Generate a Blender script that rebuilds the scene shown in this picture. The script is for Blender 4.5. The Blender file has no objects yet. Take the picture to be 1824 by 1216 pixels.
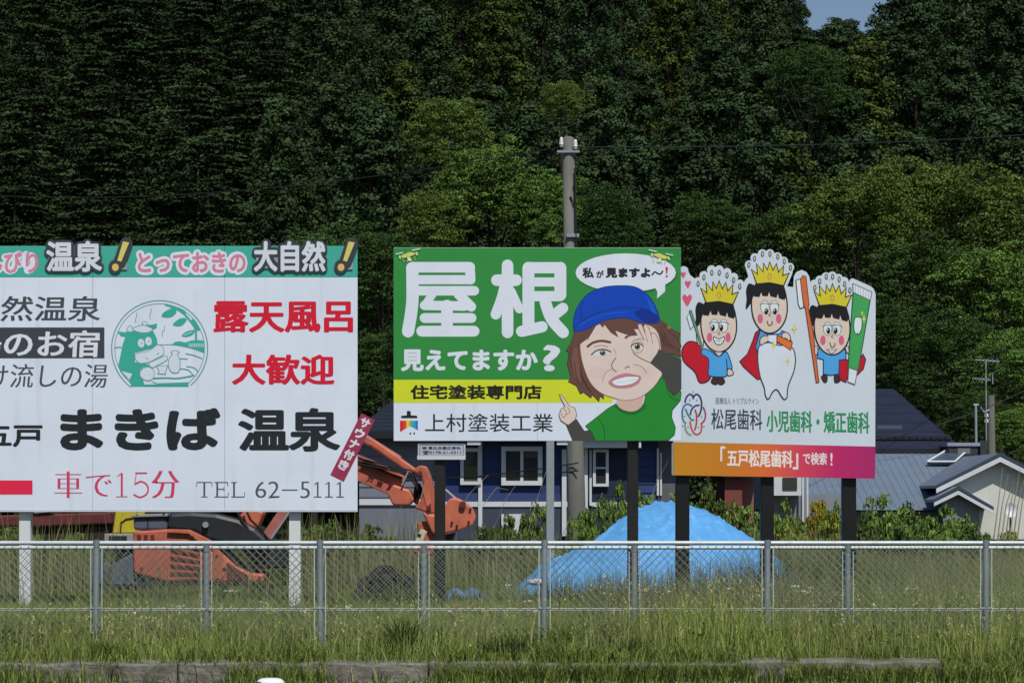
import bpy, math, random
import numpy as np
rng = np.random.default_rng(7)
random.seed(7)
SC = bpy.context.scene
COL = SC.collection
R = math.radians

# ------------------------------------------------------------------ camera, light, exposure
F = 3960.0 / 1824.0
cam = bpy.data.objects.new('camera', bpy.data.cameras.new('camera'))
COL.objects.link(cam); SC.camera = cam
cam.location = (0, 0, 1.5); cam.rotation_euler = (R(90), 0, 0)
cam.data.sensor_width = 36; cam.data.lens = 36 * F
cam.data.shift_y = 288.0 / 1824.0
cam.data.clip_end = 3000

world = bpy.data.worlds.new('World'); SC.world = world; world.use_nodes = True
wn = world.node_tree.nodes; bgn = wn['Background']
sky = wn.new('ShaderNodeTexSky'); sky.sky_type = 'NISHITA'; sky.sun_disc = False
SUN_EL, SUN_AZ = 55.0, 163.0            # azimuth: clockwise from +Y (north)
sky.sun_elevation = R(SUN_EL); sky.sun_rotation = R(SUN_AZ); sky.air_density = 1.0; sky.dust_density = .4; sky.ozone_density = 1.5
world.node_tree.links.new(sky.outputs[0], bgn.inputs[0]); bgn.inputs[1].default_value = 0.075
sun = bpy.data.objects.new('sun', bpy.data.lights.new('sun', 'SUN')); COL.objects.link(sun)
sun.data.energy = 3.6; sun.data.angle = R(0.5); sun.data.color = (1.0, 0.965, 0.91)
sun.rotation_euler = (R(90 - SUN_EL), 0, R(180 - SUN_AZ))
sun.location = (0, 0, 40)
SC.view_settings.view_transform = 'Standard'; SC.view_settings.look = 'None'
SC.view_settings.exposure = 0.0; SC.view_settings.gamma = 1; SC.view_settings.use_curve_mapping = False
SC.cycles.max_bounces = 5; SC.cycles.diffuse_bounces = 3; SC.cycles.glossy_bounces = 2
SC.cycles.transparent_max_bounces = 4

# ------------------------------------------------------------------ helpers
def W(px, py, Y):
    return ((px - 912) * Y / 3960.0, Y, 1.5 + (896 - py) * Y / 3960.0)
def X(px, Y): return (px - 912) * Y / 3960.0
def Z(py, Y): return 1.5 + (896 - py) * Y / 3960.0
def s2l(c):
    c = c / 255.0
    return c / 12.92 if c <= 0.04045 else ((c + 0.055) / 1.055) ** 2.4
def lin(rgb, k=1.0): return tuple(min(0.9, s2l(v) * k) for v in rgb) + (1,)
MATS = {}
def mat(name, rgb, rough=0.6, k=1.0, var=0.0, scale=4.0, bump=0.0, bscale=30.0, metal=0.0, rgb2=None, spec=0.4, stretch=(1, 1, 1), dirt=None):
    if name in MATS: return MATS[name]
    m = bpy.data.materials.new(name); m.use_nodes = True; nt = m.node_tree
    b = nt.nodes['Principled BSDF']; L = nt.links.new
    c = lin(rgb, k)
    b.inputs['Base Color'].default_value = c; b.inputs['Roughness'].default_value = rough
    b.inputs['Metallic'].default_value = metal; b.inputs['Specular IOR Level'].default_value = spec
    if var or rgb2 or bump or dirt:
        tc = nt.nodes.new('ShaderNodeTexCoord'); mp = nt.nodes.new('ShaderNodeMapping')
        mp.inputs['Scale'].default_value = stretch; L(tc.outputs['Object'], mp.inputs[0])
        if var or rgb2:
            n = nt.nodes.new('ShaderNodeTexNoise'); n.inputs['Scale'].default_value = scale
            n.inputs['Detail'].default_value = 6; n.inputs['Roughness'].default_value = .65
            L(mp.outputs[0], n.inputs[0])
            r = nt.nodes.new('ShaderNodeValToRGB')
            c2 = lin(rgb2, k) if rgb2 else tuple(v * (1 - var) for v in c[:3]) + (1,)
            c1 = c if rgb2 else tuple(min(.9, v * (1 + var)) for v in c[:3]) + (1,)
            r.color_ramp.elements[0].position = .35; r.color_ramp.elements[1].position = .65
            r.color_ramp.elements[0].color = c2; r.color_ramp.elements[1].color = c1
            L(n.outputs[0], r.inputs[0]); out = r.outputs[0]
            if dirt:
                n2 = nt.nodes.new('ShaderNodeTexNoise'); n2.inputs['Scale'].default_value = 1.0
                n2.inputs['Detail'].default_value = 8
                mp2 = nt.nodes.new('ShaderNodeMapping'); mp2.inputs['Scale'].default_value = dirt[1]
                L(tc.outputs['Object'], mp2.inputs[0]); L(mp2.outputs[0], n2.inputs[0])
                r2 = nt.nodes.new('ShaderNodeValToRGB'); r2.color_ramp.elements[0].position = dirt[2]; r2.color_ramp.elements[1].position = dirt[2] + .22
                L(n2.outputs[0], r2.inputs[0])
                mx = nt.nodes.new('ShaderNodeMix'); mx.data_type = 'RGBA'
                mlt = nt.nodes.new('ShaderNodeMath'); mlt.operation = 'MULTIPLY'; mlt.inputs[1].default_value = dirt[3]
                L(r2.outputs[0], mlt.inputs[0]); L(mlt.outputs[0], mx.inputs[0])
                L(out, mx.inputs[6]); mx.inputs[7].default_value = lin(dirt[0]); out = mx.outputs[2]
            L(out, b.inputs['Base Color'])
        if bump:
            n3 = nt.nodes.new('ShaderNodeTexNoise'); n3.inputs['Scale'].default_value = bscale; n3.inputs['Detail'].default_value = 5
            L(mp.outputs[0], n3.inputs[0]); bp = nt.nodes.new('ShaderNodeBump'); bp.inputs['Strength'].default_value = bump
            bp.inputs['Distance'].default_value = .02
            L(n3.outputs[0], bp.inputs['Height']); L(bp.outputs[0], b.inputs['Normal'])
    MATS[name] = m
    return m
def foliage_mat(name, dark, light, k=1.0, rough=.65, trans=.0, ovar=.14):
    if name in MATS: return MATS[name]
    m = bpy.data.materials.new(name); m.use_nodes = True; nt = m.node_tree; L = nt.links.new
    b = nt.nodes['Principled BSDF']; b.inputs['Roughness'].default_value = rough; b.inputs['Specular IOR Level'].default_value = .06
    at = nt.nodes.new('ShaderNodeAttribute'); at.attribute_name = 'tint'
    r = nt.nodes.new('ShaderNodeValToRGB'); r.color_ramp.elements[0].color = lin(dark, k); r.color_ramp.elements[1].color = lin(light, k)
    L(at.outputs['Fac'], r.inputs[0])
    oi = nt.nodes.new('ShaderNodeObjectInfo'); hs = nt.nodes.new('ShaderNodeHueSaturation')
    mr = nt.nodes.new('ShaderNodeMapRange'); mr.inputs[3].default_value = 1 - ovar; mr.inputs[4].default_value = 1 + ovar
    L(oi.outputs['Random'], mr.inputs[0]); L(mr.outputs[0], hs.inputs['Value'])
    mr2 = nt.nodes.new('ShaderNodeMapRange'); mr2.inputs[3].default_value = .492; mr2.inputs[4].default_value = .508
    ml = nt.nodes.new('ShaderNodeMath'); ml.operation = 'FRACT'; ml2 = nt.nodes.new('ShaderNodeMath'); ml2.operation = 'MULTIPLY'; ml2.inputs[1].default_value = 7.3
    L(oi.outputs['Random'], ml2.inputs[0]); L(ml2.outputs[0], ml.inputs[0]); L(ml.outputs[0], mr2.inputs[0]); L(mr2.outputs[0], hs.inputs['Hue'])
    L(r.outputs[0], hs.inputs['Color']); L(hs.outputs[0], b.inputs['Base Color'])
    MATS[name] = m
    return m

def props(o, label=None, cat=None, group=None, kind=None, category=None):
    cat = cat or category
    if label: o['label'] = label
    if cat: o['category'] = cat
    if group: o['group'] = group
    if kind: o['kind'] = kind
    return o
def root(name, loc, label, cat, group=None):
    o = bpy.data.objects.new(name, None); COL.objects.link(o); o.location = loc; o.empty_display_size = .1
    return props(o, label, cat, group)
def origin(o):
    x = y = z = 0
    while o is not None:
        x += o.location[0]; y += o.location[1]; z += o.location[2]; o = o.parent
    return (x, y, z)
def mesh_obj(name, me, parent=None, loc=(0, 0, 0), **kw):
    o = bpy.data.objects.new(name, me); COL.objects.link(o); o.location = loc
    if parent is not None: o.parent = parent
    return props(o, **kw)

class MB:
    """collects shapes in world coordinates"""
    def __init__(s): s.v = []; s.f = []; s.m = []; s.mats = []; s.cur = 0; s.sm = []
    def use(s, m):
        if m not in s.mats: s.mats.append(m)
        s.cur = s.mats.index(m); return s
    def add(s, vs, fs, smooth=False):
        n = len(s.v); s.v += [tuple(p) for p in vs]
        for f in fs: s.f.append(tuple(i + n for i in f)); s.m.append(s.cur); s.sm.append(smooth)
        return s
    def box(s, x0, x1, y0, y1, z0, z1):
        x0, x1 = min(x0, x1), max(x0, x1); y0, y1 = min(y0, y1), max(y0, y1); z0, z1 = min(z0, z1), max(z0, z1)
        return s.add([(x0, y0, z0), (x1, y0, z0), (x1, y1, z0), (x0, y1, z0), (x0, y0, z1), (x1, y0, z1), (x1, y1, z1), (x0, y1, z1)],
                     [(0, 3, 2, 1), (4, 5, 6, 7), (0, 1, 5, 4), (1, 2, 6, 5), (2, 3, 7, 6), (3, 0, 4, 7)])
    def pbox(s, px0, px1, py0, py1, Y, d):     # front face on plane Y, from photo coordinates
        return s.box(X(px0, Y), X(px1, Y), Y, Y + d, Z(py1, Y), Z(py0, Y))
    def bbox(s, x0, x1, y0, y1, z0, z1, b=.01):   # chamfered box
        pts = []
        for (cx, sx) in ((x0, 1), (x1, -1)):
            for (cy, sy) in ((y0, 1), (y1, -1)):
                for (cz, sz) in ((z0, 1), (z1, -1)):
                    pts += [(cx + sx * b, cy + sy * b, cz), (cx + sx * b, cy, cz + sz * b), (cx, cy + sy * b, cz + sz * b)]
        import bmesh
        bm = bmesh.new(); vs = [bm.verts.new(p) for p in pts]
        bmesh.ops.convex_hull(bm, input=vs); bm.verts.ensure_lookup_table()
        for i, v in enumerate(bm.verts): v.index = i
        s.add([v.co[:] for v in bm.verts], [[v.index for v in f.verts] for f in bm.faces]); bm.free(); return s
    def prism(s, pts, Y, d):     # polygon in world (x,z), thickness from Y back to Y+d
        a = sum(pts[i][0] * pts[(i + 1) % len(pts)][1] - pts[(i + 1) % len(pts)][0] * pts[i][1] for i in range(len(pts)))
        if a < 0: pts = pts[::-1]
        n = len(pts)
        vs = [(p[0], Y, p[1]) for p in pts] + [(p[0], Y + d, p[1]) for p in pts]
        fs = [tuple(range(n)), tuple(range(2 * n - 1, n - 1, -1))] + [(i, i + n, (i + 1) % n + n, (i + 1) % n) for i in range(n)]
        return s.add(vs, fs)
    def pprism(s, pts, Y, d): return s.prism([(X(a, Y), Z(b, Y)) for a, b in pts], Y, d)
    def tube(s, pts, r, n=8, cap=True, smooth=True):
        rs = r if isinstance(r, (list, tuple)) else [r] * len(pts)
        P = [np.array(p, float) for p in pts]; ring = []; base = len(s.v)
        vs = []
        for i, p in enumerate(P):
            d = P[min(i + 1, len(P) - 1)] - P[max(i - 1, 0)]; d = d / (np.linalg.norm(d) + 1e-9)
            u = np.cross(d, (0, 0, 1)) if abs(d[2]) < .9 else np.cross(d, (0, 1, 0)); u /= np.linalg.norm(u); w = np.cross(d, u)
            for k in range(n):
                t = 2 * math.pi * k / n
                vs.append(tuple(p + rs[i] * (math.cos(t) * u + math.sin(t) * w)))
        fs = []
        for i in range(len(P) - 1):
            for k in range(n):
                a = i * n + k; b = i * n + (k + 1) % n
                fs.append((a, b, b + n, a + n))
        s.add(vs, fs, smooth)
        if cap:
            s.add(vs[:n], [tuple(range(n))[::-1]]); s.add(vs[-n:], [tuple(range(n))])
        return s
    def build(s, name, parent=None, m=None, **kw):
        if m is not None: s.mats = [m]; s.m = [0] * len(s.f)
        o3 = origin(parent) if parent is not None else kw.pop('org', (0, 0, 0))
        kw.pop('org', None)
        me = bpy.data.meshes.new(name)
        me.from_pydata([(a - o3[0], b - o3[1], c - o3[2]) for a, b, c in s.v], [], s.f)
        for x in s.mats: me.materials.append(x)
        me.polygons.foreach_set('material_index', s.m); me.polygons.foreach_set('use_smooth', s.sm); me.update()
        return mesh_obj(name, me, parent, (0, 0, 0) if parent is not None else o3, **kw)

def copy_tree(o, parent=None):
    c = o.copy(); COL.objects.link(c); c.parent = parent
    for ch in o.children: copy_tree(ch, c)
    return c

def cards(name, P, Nn, size, tint, m, aspect=1.0, up_long=False, rand=.6):
    """one mesh of many leaf-sized rhombic faces; P,Nn (n,3) size (n,) tint (n,)"""
    n = len(P)
    N_ = Nn + rng.normal(0, rand, (n, 3)); N_ /= np.linalg.norm(N_, axis=1)[:, None] + 1e-9
    A = rng.normal(0, 1, (n, 3))
    if up_long: A = A * .35 + np.array([0, 0, 1.0])
    U = np.cross(N_, A); U /= np.linalg.norm(U, axis=1)[:, None] + 1e-9
    V = np.cross(N_, U)
    su = (size * .5)[:, None]; sv = su * aspect
    q = np.stack([P - U * su, P - V * sv * .9 + N_ * su * .15, P + U * su, P + V * sv * 1.1 + N_ * su * .15], 1).reshape(-1, 3)
    me = bpy.data.meshes.new(name)
    me.vertices.add(4 * n); me.vertices.foreach_set('co', q.astype(np.float32).ravel())
    me.loops.add(4 * n); me.loops.foreach_set('vertex_index', np.arange(4 * n, dtype=np.int32))
    me.polygons.add(n); me.polygons.foreach_set('loop_start', np.arange(0, 4 * n, 4, dtype=np.int32))
    me.polygons.foreach_set('loop_total', np.full(n, 4, np.int32))
    a = me.attributes.new('tint', 'FLOAT', 'POINT'); a.data.foreach_set('value', np.repeat(tint, 4).astype(np.float32))
    me.materials.append(m); me.update(); me.validate()
    return me
def clumps(C, rad, per, jitter=.25, upbias=.35, lo=-.35):
    """points + normals on upper shells of ellipsoid clumps"""
    n = len(C); d = rng.normal(0, 1, (n, per, 3)); d[..., 2] += upbias; d /= np.linalg.norm(d, axis=2)[..., None]
    d[..., 2] = np.where(d[..., 2] < lo, -d[..., 2] * .5, d[..., 2])
    rr = (1 - jitter * rng.random((n, per, 1)) ** 1.5) + rng.normal(0, .06, (n, per, 1))
    P = C[:, None, :] + d * rr * rad[:, None, :]
    return P.reshape(-1, 3), d.reshape(-1, 3)

# ------------------------------------------------------------------ flat print (signs)
GAIN = 1.08
def pm(rgb):
    n = 'print_%02x%02x%02x' % rgb
    return mat(n, rgb, .45, GAIN, var=.035, scale=2.5, spec=.3)
def smooth_pts(pts, closed=True, n=6):
    P = np.array(pts, float); out = []; N = len(P)
    rngs = range(N) if closed else range(N - 1)
    for i in rngs:
        p0, p1, p2, p3 = (P[(i - 1) % N], P[i], P[(i + 1) % N], P[(i + 2) % N]) if closed else (P[max(i - 1, 0)], P[i], P[i + 1], P[min(i + 2, N - 1)])
        for k in range(n):
            t = k / n
            out.append(tuple(.5 * ((2 * p1) + (-p0 + p2) * t + (2 * p0 - 5 * p1 + 4 * p2 - p3) * t * t + (-p0 + 3 * p1 - 3 * p2 + p3) * t ** 3)))
    if not closed: out.append(tuple(P[-1]))
    return out
_TXT = {}
def glyphs(body, off=0.0):
    key = (body, off)
    if key in _TXT: return _TXT[key]
    c = bpy.data.curves.new('t', 'FONT'); c.body = body; c.offset = off; c.resolution_u = 3
    o = bpy.data.objects.new('t', c); COL.objects.link(o)
    dg = bpy.context.evaluated_depsgraph_get(); dg.update()
    me = bpy.data.meshes.new_from_object(o.evaluated_get(dg))
    vs = [v.co[:] for v in me.vertices]; fs = [tuple(p.vertices) for p in me.polygons]
    bpy.data.objects.remove(o); bpy.data.curves.remove(c); bpy.data.meshes.remove(me)
    _TXT[key] = (vs, fs); return vs, fs
class Art:
    def __init__(s, Y, sc=1.0, ox=0.0, oy=0.0, step=.00006): s.Y = Y; s.sc = sc; s.ox = ox; s.oy = oy; s.step = step; s.mb = MB(); s.slope = None; s.YR = Y; s.wm = 1.0
    def T(s, x, y):
        px, py = x / s.sc + s.ox, y / s.sc + s.oy
        if s.slope: py += (px - s.slope[0]) * s.slope[1]
        return (X(px, s.YR), Z(py, s.YR))
    def poly(s, pts, c):
        s.Y -= s.step; q = [s.T(*p) for p in pts]
        a = sum(q[i][0] * q[(i + 1) % len(q)][1] - q[(i + 1) % len(q)][0] * q[i][1] for i in range(len(q)))
        if a < 0: q = q[::-1]
        s.mb.use(pm(c)).add([(p[0], s.Y, p[1]) for p in q], [tuple(range(len(q)))]); return s
    def blob(s, pts, c): return s.poly(smooth_pts(pts), c)
    def ell(s, cx, cy, rx, ry, c, rot=0, n=28):
        ca, sa = math.cos(R(rot)), math.sin(R(rot))
        return s.poly([(cx + rx * math.cos(t) * ca - ry * math.sin(t) * sa, cy + rx * math.cos(t) * sa + ry * math.sin(t) * ca) for t in [2 * math.pi * k / n for k in range(n)]], c)
    def line(s, pts, w, c, smooth=True, closed=False, taper=False, cap=True):
        if smooth and len(pts) > 2: pts = smooth_pts(pts, closed, 5)
        w = w * s.wm; P = np.array(pts, float); N = len(P); s.Y -= s.step; s.mb.use(pm(c)); y = s.Y
        L_, R_ = [], []
        for i in range(N):
            if closed: a, b = P[i - 1], P[(i + 1) % N]
            else: a, b = P[max(i - 1, 0)], P[min(i + 1, N - 1)]
            d1 = P[i] - a; d2 = b - P[i]
            n1 = np.linalg.norm(d1); n2 = np.linalg.norm(d2)
            d1 = d1 / n1 if n1 > 1e-6 else d2 / (n2 + 1e-9); d2 = d2 / n2 if n2 > 1e-6 else d1
            t = d1 + d2; t = t / (np.linalg.norm(t) + 1e-9); nn = np.array([-t[1], t[0]])
            k = 1 / max(.5, abs(np.dot(nn, [-d1[1], d1[0]])))
            ww = w / 2 * (math.sin(math.pi * (i + .6) / (N + .2)) if taper else 1)
            L_.append(P[i] + nn * ww * k); R_.append(P[i] - nn * ww * k)
        vs = [s.T(*p) for p in L_] + [s.T(*p) for p in R_]
        fs = [(i, i + 1, i + 1 + N, i + N) for i in range(N - 1)]
        if closed: fs.append((N - 1, 0, N, 2 * N - 1))
        s.mb.add([(p[0], y, p[1]) for p in vs], fs)
        if cap and not closed and not taper:
            for e in (P[0], P[-1]):
                s.Y -= s.step * .3
                q = [s.T(e[0] + w / 2 * math.cos(t), e[1] + w / 2 * math.sin(t)) for t in [2 * math.pi * k / 14 for k in range(14)]]
                s.mb.add([(p[0], s.Y, p[1]) for p in q], [tuple(range(13, -1, -1))])
        return s
    def out(s, pts, w, c=(30, 30, 30), smooth=True): return s.line(pts, w, c, smooth, closed=True)
    def both(s, pts, fill, w, c=(30, 30, 30), smooth=True):
        (s.blob if smooth else s.poly)(pts, fill); return s.out(pts, w, c, smooth)
    def text(s, body, x0, y0, x1, y1, c, fat=0.0, fatx=0.0, off=0.0, shear=0.0, rot=0.0, n=8):
        vs, fs = glyphs(body, off)
        if not vs: return s
        V = np.array(vs); mn = V.min(0); mx = V.max(0)
        fx, fy = fat + fatx, fat
        sx = (x1 - x0 - 2 * fx) / (mx[0] - mn[0]); sy = (y1 - y0 - 2 * fy) / (mx[1] - mn[1])
        Q = np.stack([x0 + fx + (V[:, 0] - mn[0]) * sx, y1 - fy - (V[:, 1] - mn[1]) * sy], 1)
        Q[:, 0] += shear * (y1 - Q[:, 1])
        if rot:
            cx, cy = (x0 + x1) / 2, (y0 + y1) / 2; ca, sa = math.cos(R(rot)), math.sin(R(rot)); D = Q - (cx, cy)
            Q = np.stack([cx + D[:, 0] * ca - D[:, 1] * sa, cy + D[:, 0] * sa + D[:, 1] * ca], 1)
        sh = [(0, 0)]
        if fat: sh += [(fx * math.cos(2 * math.pi * k / n), fy * math.sin(2 * math.pi * k / n)) for k in range(n)]
        elif fatx: sh = [(-fx, 0), (-fx * .33, 0), (fx * .33, 0), (fx, 0)]
        s.mb.use(pm(c))
        for dx, dy in sh:
            s.Y -= s.step * .35
            s.mb.add([(lambda p: (p[0], s.Y, p[1]))(s.T(a + dx, b + dy)) for a, b in Q], fs)
        s.Y -= s.step * .5
        return s
    def flush(s, name, parent, **kw):
        o = s.mb.build(name, parent, **kw); s.mb = MB(); return o

# ================================================================== THE SETTING
GZ = 0.12
def noisy(x, y): return np.sin(x * .9 + 1.3) * np.cos(y * .7) * .5 + np.sin(x * 2.3 + y * 1.1) * .25
road_m = mat('asphalt', (86, 84, 82), .9, 1, var=.25, scale=6, bump=.5, bscale=90)
mb = MB().box(-400, 400, -60, 18.72, -.35, 0); mb.build('road', m=road_m, kind='structure', label='grey asphalt road in front of the kerb')
earth_m = mat('earth', (62, 62, 38), .95, 1, rgb2=(40, 38, 24), scale=1.5, bump=.6, bscale=12)
MB().add([(-400, 18.7, -.01), (400, 18.7, -.01), (400, 18.99, GZ + .004), (-400, 18.99, GZ + .004)], [(0, 1, 2, 3)]).build('verge_bank', m=earth_m, kind='structure', label='low earth bank rising from the road edge')
xs = np.concatenate([np.linspace(-600, -40, 12), np.linspace(-36, 36, 60), np.linspace(40, 600, 12)])
ys = np.concatenate([np.linspace(18.98, 60, 50), np.linspace(64, 92, 10), [400, 1200]])
vs = []; 
for y in ys:
    for x in xs: vs.append((x, y, GZ + (.04 * float(noisy(x, y)) if 21.5 < y < 62 else 0)))
nx = len(xs); fs = [(j * nx + i, j * nx + i + 1, (j + 1) * nx + i + 1, (j + 1) * nx + i) for j in range(len(ys) - 1) for i in range(nx - 1)]
MB().add(vs, fs, True).build('field', m=earth_m, kind='structure', label='overgrown field behind the kerb')
# wooded slope
def hill_z(x, y):
    t = min(1, max(0, (y - 88) / 70.0)); t = t * t * (3 - 2 * t)
    return GZ - .02 + t * (24 + 1.5 * math.sin(x * .06 + 1))
xs = np.linspace(-160, 160, 50); ys = np.linspace(86, 260, 40)
vs = [(x, y, hill_z(x, y)) for y in ys for x in xs]; nx = len(xs)
fs = [(j * nx + i, j * nx + i + 1, (j + 1) * nx + i + 1, (j + 1) * nx + i) for j in range(len(ys) - 1) for i in range(nx - 1)]
MB().add(vs, fs, True).build('hillside', m=mat('forest_floor', (42, 44, 26), .95, 1, rgb2=(26, 26, 16), scale=.6), kind='structure', label='steep wooded hillside')

# kerb of old concrete blocks, each a part
kerb = root('concrete_kerb', (0, 18.85, 0), 'low weathered concrete block kerb between road and weeds', 'kerb')
kerb_m = mat('old_concrete', (136, 132, 122), .95, 1, rgb2=(88, 84, 74), scale=5, bump=.9, bscale=25, dirt=((40, 42, 28), (2, 2, 5), .54, .75))
kx = -8.4
while kx < 2.4:
    w = random.choice([.9, 1.7, 1.2, 1.8]); h = .172 + random.uniform(-.012, .008)
    dz = random.uniform(-.012, .01)
    o = MB().bbox(kx + .008, kx + w - .008, 18.60 + random.uniform(-.012, .012), 18.97, -.02, h + dz, .016).build('kerb_block', kerb, kerb_m)
    import bmesh
    bm = bmesh.new(); bm.from_mesh(o.data); bmesh.ops.triangulate(bm, faces=bm.faces[:]); bmesh.ops.subdivide_edges(bm, edges=bm.edges[:], cuts=5, use_grid_fill=True)
    for v in bm.verts:
        q = v.co * 9.0; e_ = math.sin(q.x * 1.3 + q.z * 5) * .003 + math.sin(q.x * 3.7 + q.y * 4) * .002 + random.uniform(-.002, .002)
        v.co.z += e_; v.co.y += e_ * .8
        if v.co.z > .1 and v.co.y < .0 and math.sin(q.x * .9 + kx) > .93: v.co.z -= .015
    bm.to_mesh(o.data); bm.free()
    kx += w

# ================================================================== CEDARS ON THE HILL
bark = mat('bark', (50, 42, 34), .95, 1, var=.3, scale=6, stretch=(4, 4, .6))
fm_cedar = foliage_mat('cedar_foliage', (34, 47, 30), (74, 96, 58), 1.0, .7)
fm_pine = foliage_mat('larch_foliage', (32, 43, 28), (70, 88, 52), 1.0, .7)
fm_cedar2 = foliage_mat('olive_foliage', (42, 52, 24), (88, 102, 48), 1.0, .7)
def trunk_mesh(H, r, name='trunk'):
    mb = MB(); mb.tube([(0, 0, -.6), (.04, 0, H * .3), (-.03, .03, H * .7), (0, 0, H * .97)], [r * 1.25, r, r * .55, .03], 7)
    for k in range(10):
        z = H * (.12 + .08 * k); a = k * 2.4; L_ = (H * .15) * (1 - z / H * .8)
        mb.tube([(0, 0, z), (math.cos(a) * L_ * .5, math.sin(a) * L_ * .5, z + .1), (math.cos(a) * L_, math.sin(a) * L_, z - .15)], [r * .35, r * .2, .02], 5, cap=False)
    o = mb.build(name, None, bark); me = o.data; bpy.data.objects.remove(o); return me
def cedar_crown(i, kind):
    H = 18.0; n = 300
    t = rng.random(n) ** 1.15 * .95 + .03; t = np.clip(t + rng.normal(0, .01, n), .02, .985)                       # 0 bottom .. 1 top of the crown
    Rr = (2.9 if kind != 'pine' else 3.5) * np.clip(1 - t, 0, 1) ** .55 * (.92 + .16 * rng.random(n)) + .12
    ang = rng.random(n) * 2 * math.pi + np.floor(t * 14) * .6
    rr = Rr * (.22 + .78 * rng.random(n) ** .6)
    C = np.stack([np.cos(ang) * rr, np.sin(ang) * rr, H * (.04 + .94 * t)], 1)
    if kind == 'pine':
        rad = np.stack([.6 + .9 * rng.random(n), .6 + .9 * rng.random(n), .16 + .45 * rng.random(n) ** 2], 1) * (1.1 - .6 * t)[:, None]
        per = 105; size0 = (.12, .28); asp = .45; lo = -.1
    else:
        rad = np.stack([.5 + .3 * rng.random(n), .5 + .3 * rng.random(n), .5 + .35 * rng.random(n)], 1) * (1.15 - .55 * t)[:, None]
        per = 110; size0 = (.09, .22); asp = .75; lo = -.3
    P, D = clumps(C, rad, per, .35, .3, lo)
    if kind == 'pine':      # boughs droop away from the stem
        rxy = np.hypot(P[:, 0], P[:, 1]); P[:, 2] -= .10 * rxy ** 1.4
        D = D * .7 + np.array([0, 0, .6])
    m_ = len(P); sz = rng.uniform(*size0, m_)
    ct = np.repeat(rng.random(n), per); tint = np.clip(.55 * ct + .22 * rng.random(m_) + .12, 0, 1) ** 1.2
    m = {'cedar': fm_cedar, 'pine': fm_pine, 'olive': fm_cedar2}[kind]
    return cards('crown', P, D * .8 + np.array([0, -0, .25]), sz, tint, m, asp, False, .38)
TR18 = trunk_mesh(18, .15)
CED = [(cedar_crown(i, 'cedar'), TR18) for i in range(4)]
PIN = [(cedar_crown(i, 'pine'), TR18) for i in range(3)]
OLV = [(cedar_crown(i, 'olive'), TR18) for i in range(2)]
def tree_inst(name, crown, trunk, x, y, z, s, sz, rz, label, cat, group=None):
    t = root(name, (x, y, z), label, cat, group); t.rotation_euler = (0, 0, rz); t.scale = (s, s, sz)
    c = mesh_obj('crown', crown, t); c2 = mesh_obj('trunk', trunk, t)
    return t
def sky_limit(px):
    """highest photo row a crown may reach, so that the gap in the ridge stays open"""
    if 1464 < px < 1518: return 26
    return -999
for ri, (Yr, dx) in enumerate([(93, 3.6), (99, 3.7), (106, 3.8), (114, 3.9), (123, 4.1), (133, 4.3), (144, 4.4), (155, 4.0), (162, 3.6), (169, 3.6)]):
    half = Yr * .235 + 7
    x = -half + random.uniform(0, 2)
    while x < half:
        y = Yr + random.uniform(-2, 2); z = hill_z(x, y)
        px = 912 + x * 3960 / y
        Ht = random.uniform(14.5, 18.5) + (2.0 if ri > 3 else 0) + (2.2 if ri >= 6 else 0)
        wpx = 3.2 * 3960 / y
        skip = False
        for e in (px - wpx, px - wpx * .5, px, px + wpx * .5, px + wpx):
            if sky_limit(e) > -900:
                zmax = 1.5 + (896 - sky_limit(e) - random.uniform(0, 25)) * y / 3960
                if zmax - z < 4: skip = True
                Ht = min(Ht, zmax - z)
        if not skip:
            if px < 560 + 90 * math.sin(y) and random.random() < .85: k, nm, lab, g = random.choice(PIN), 'larch_tree', 'dark layered conifer in the dense wood on the hillside at left', 'layered conifers on the hillside'
            elif random.random() < .06: k, nm, lab, g = random.choice(OLV), 'olive_green_tree', 'olive tinted conifer among the dark cedars on the hillside', 'olive conifers on the hillside'
            else: k, nm, lab, g = random.choice(CED), 'cedar_tree', 'dark bluish cedar in the dense wood on the hillside', 'cedars on the hillside'
            tree_inst(nm, k[0], k[1], x, y, z, random.uniform(.95, 1.2), Ht / 18, random.uniform(0, 6.28), lab, 'tree', g)
        x += dx * random.uniform(.8, 1.2)
# two crowns that stand in the gap
for (px, py, Yt, s) in ((1418, -60, 146, .55), (1497, 30, 148, .5)):
    x = X(px, Yt); z = hill_z(x, Yt); Ht = Z(py, Yt) - z
    c = CED[0] if py < 0 else OLV[0]
    tree_inst('cedar_tree', c[0], c[1], x, Yt, z, s, Ht / 18, 1.0,
              'slim tall cedar standing left of the sky gap on the ridge' if py < 0 else 'small rounded tree standing inside the sky gap on the ridge', 'tree')

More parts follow.
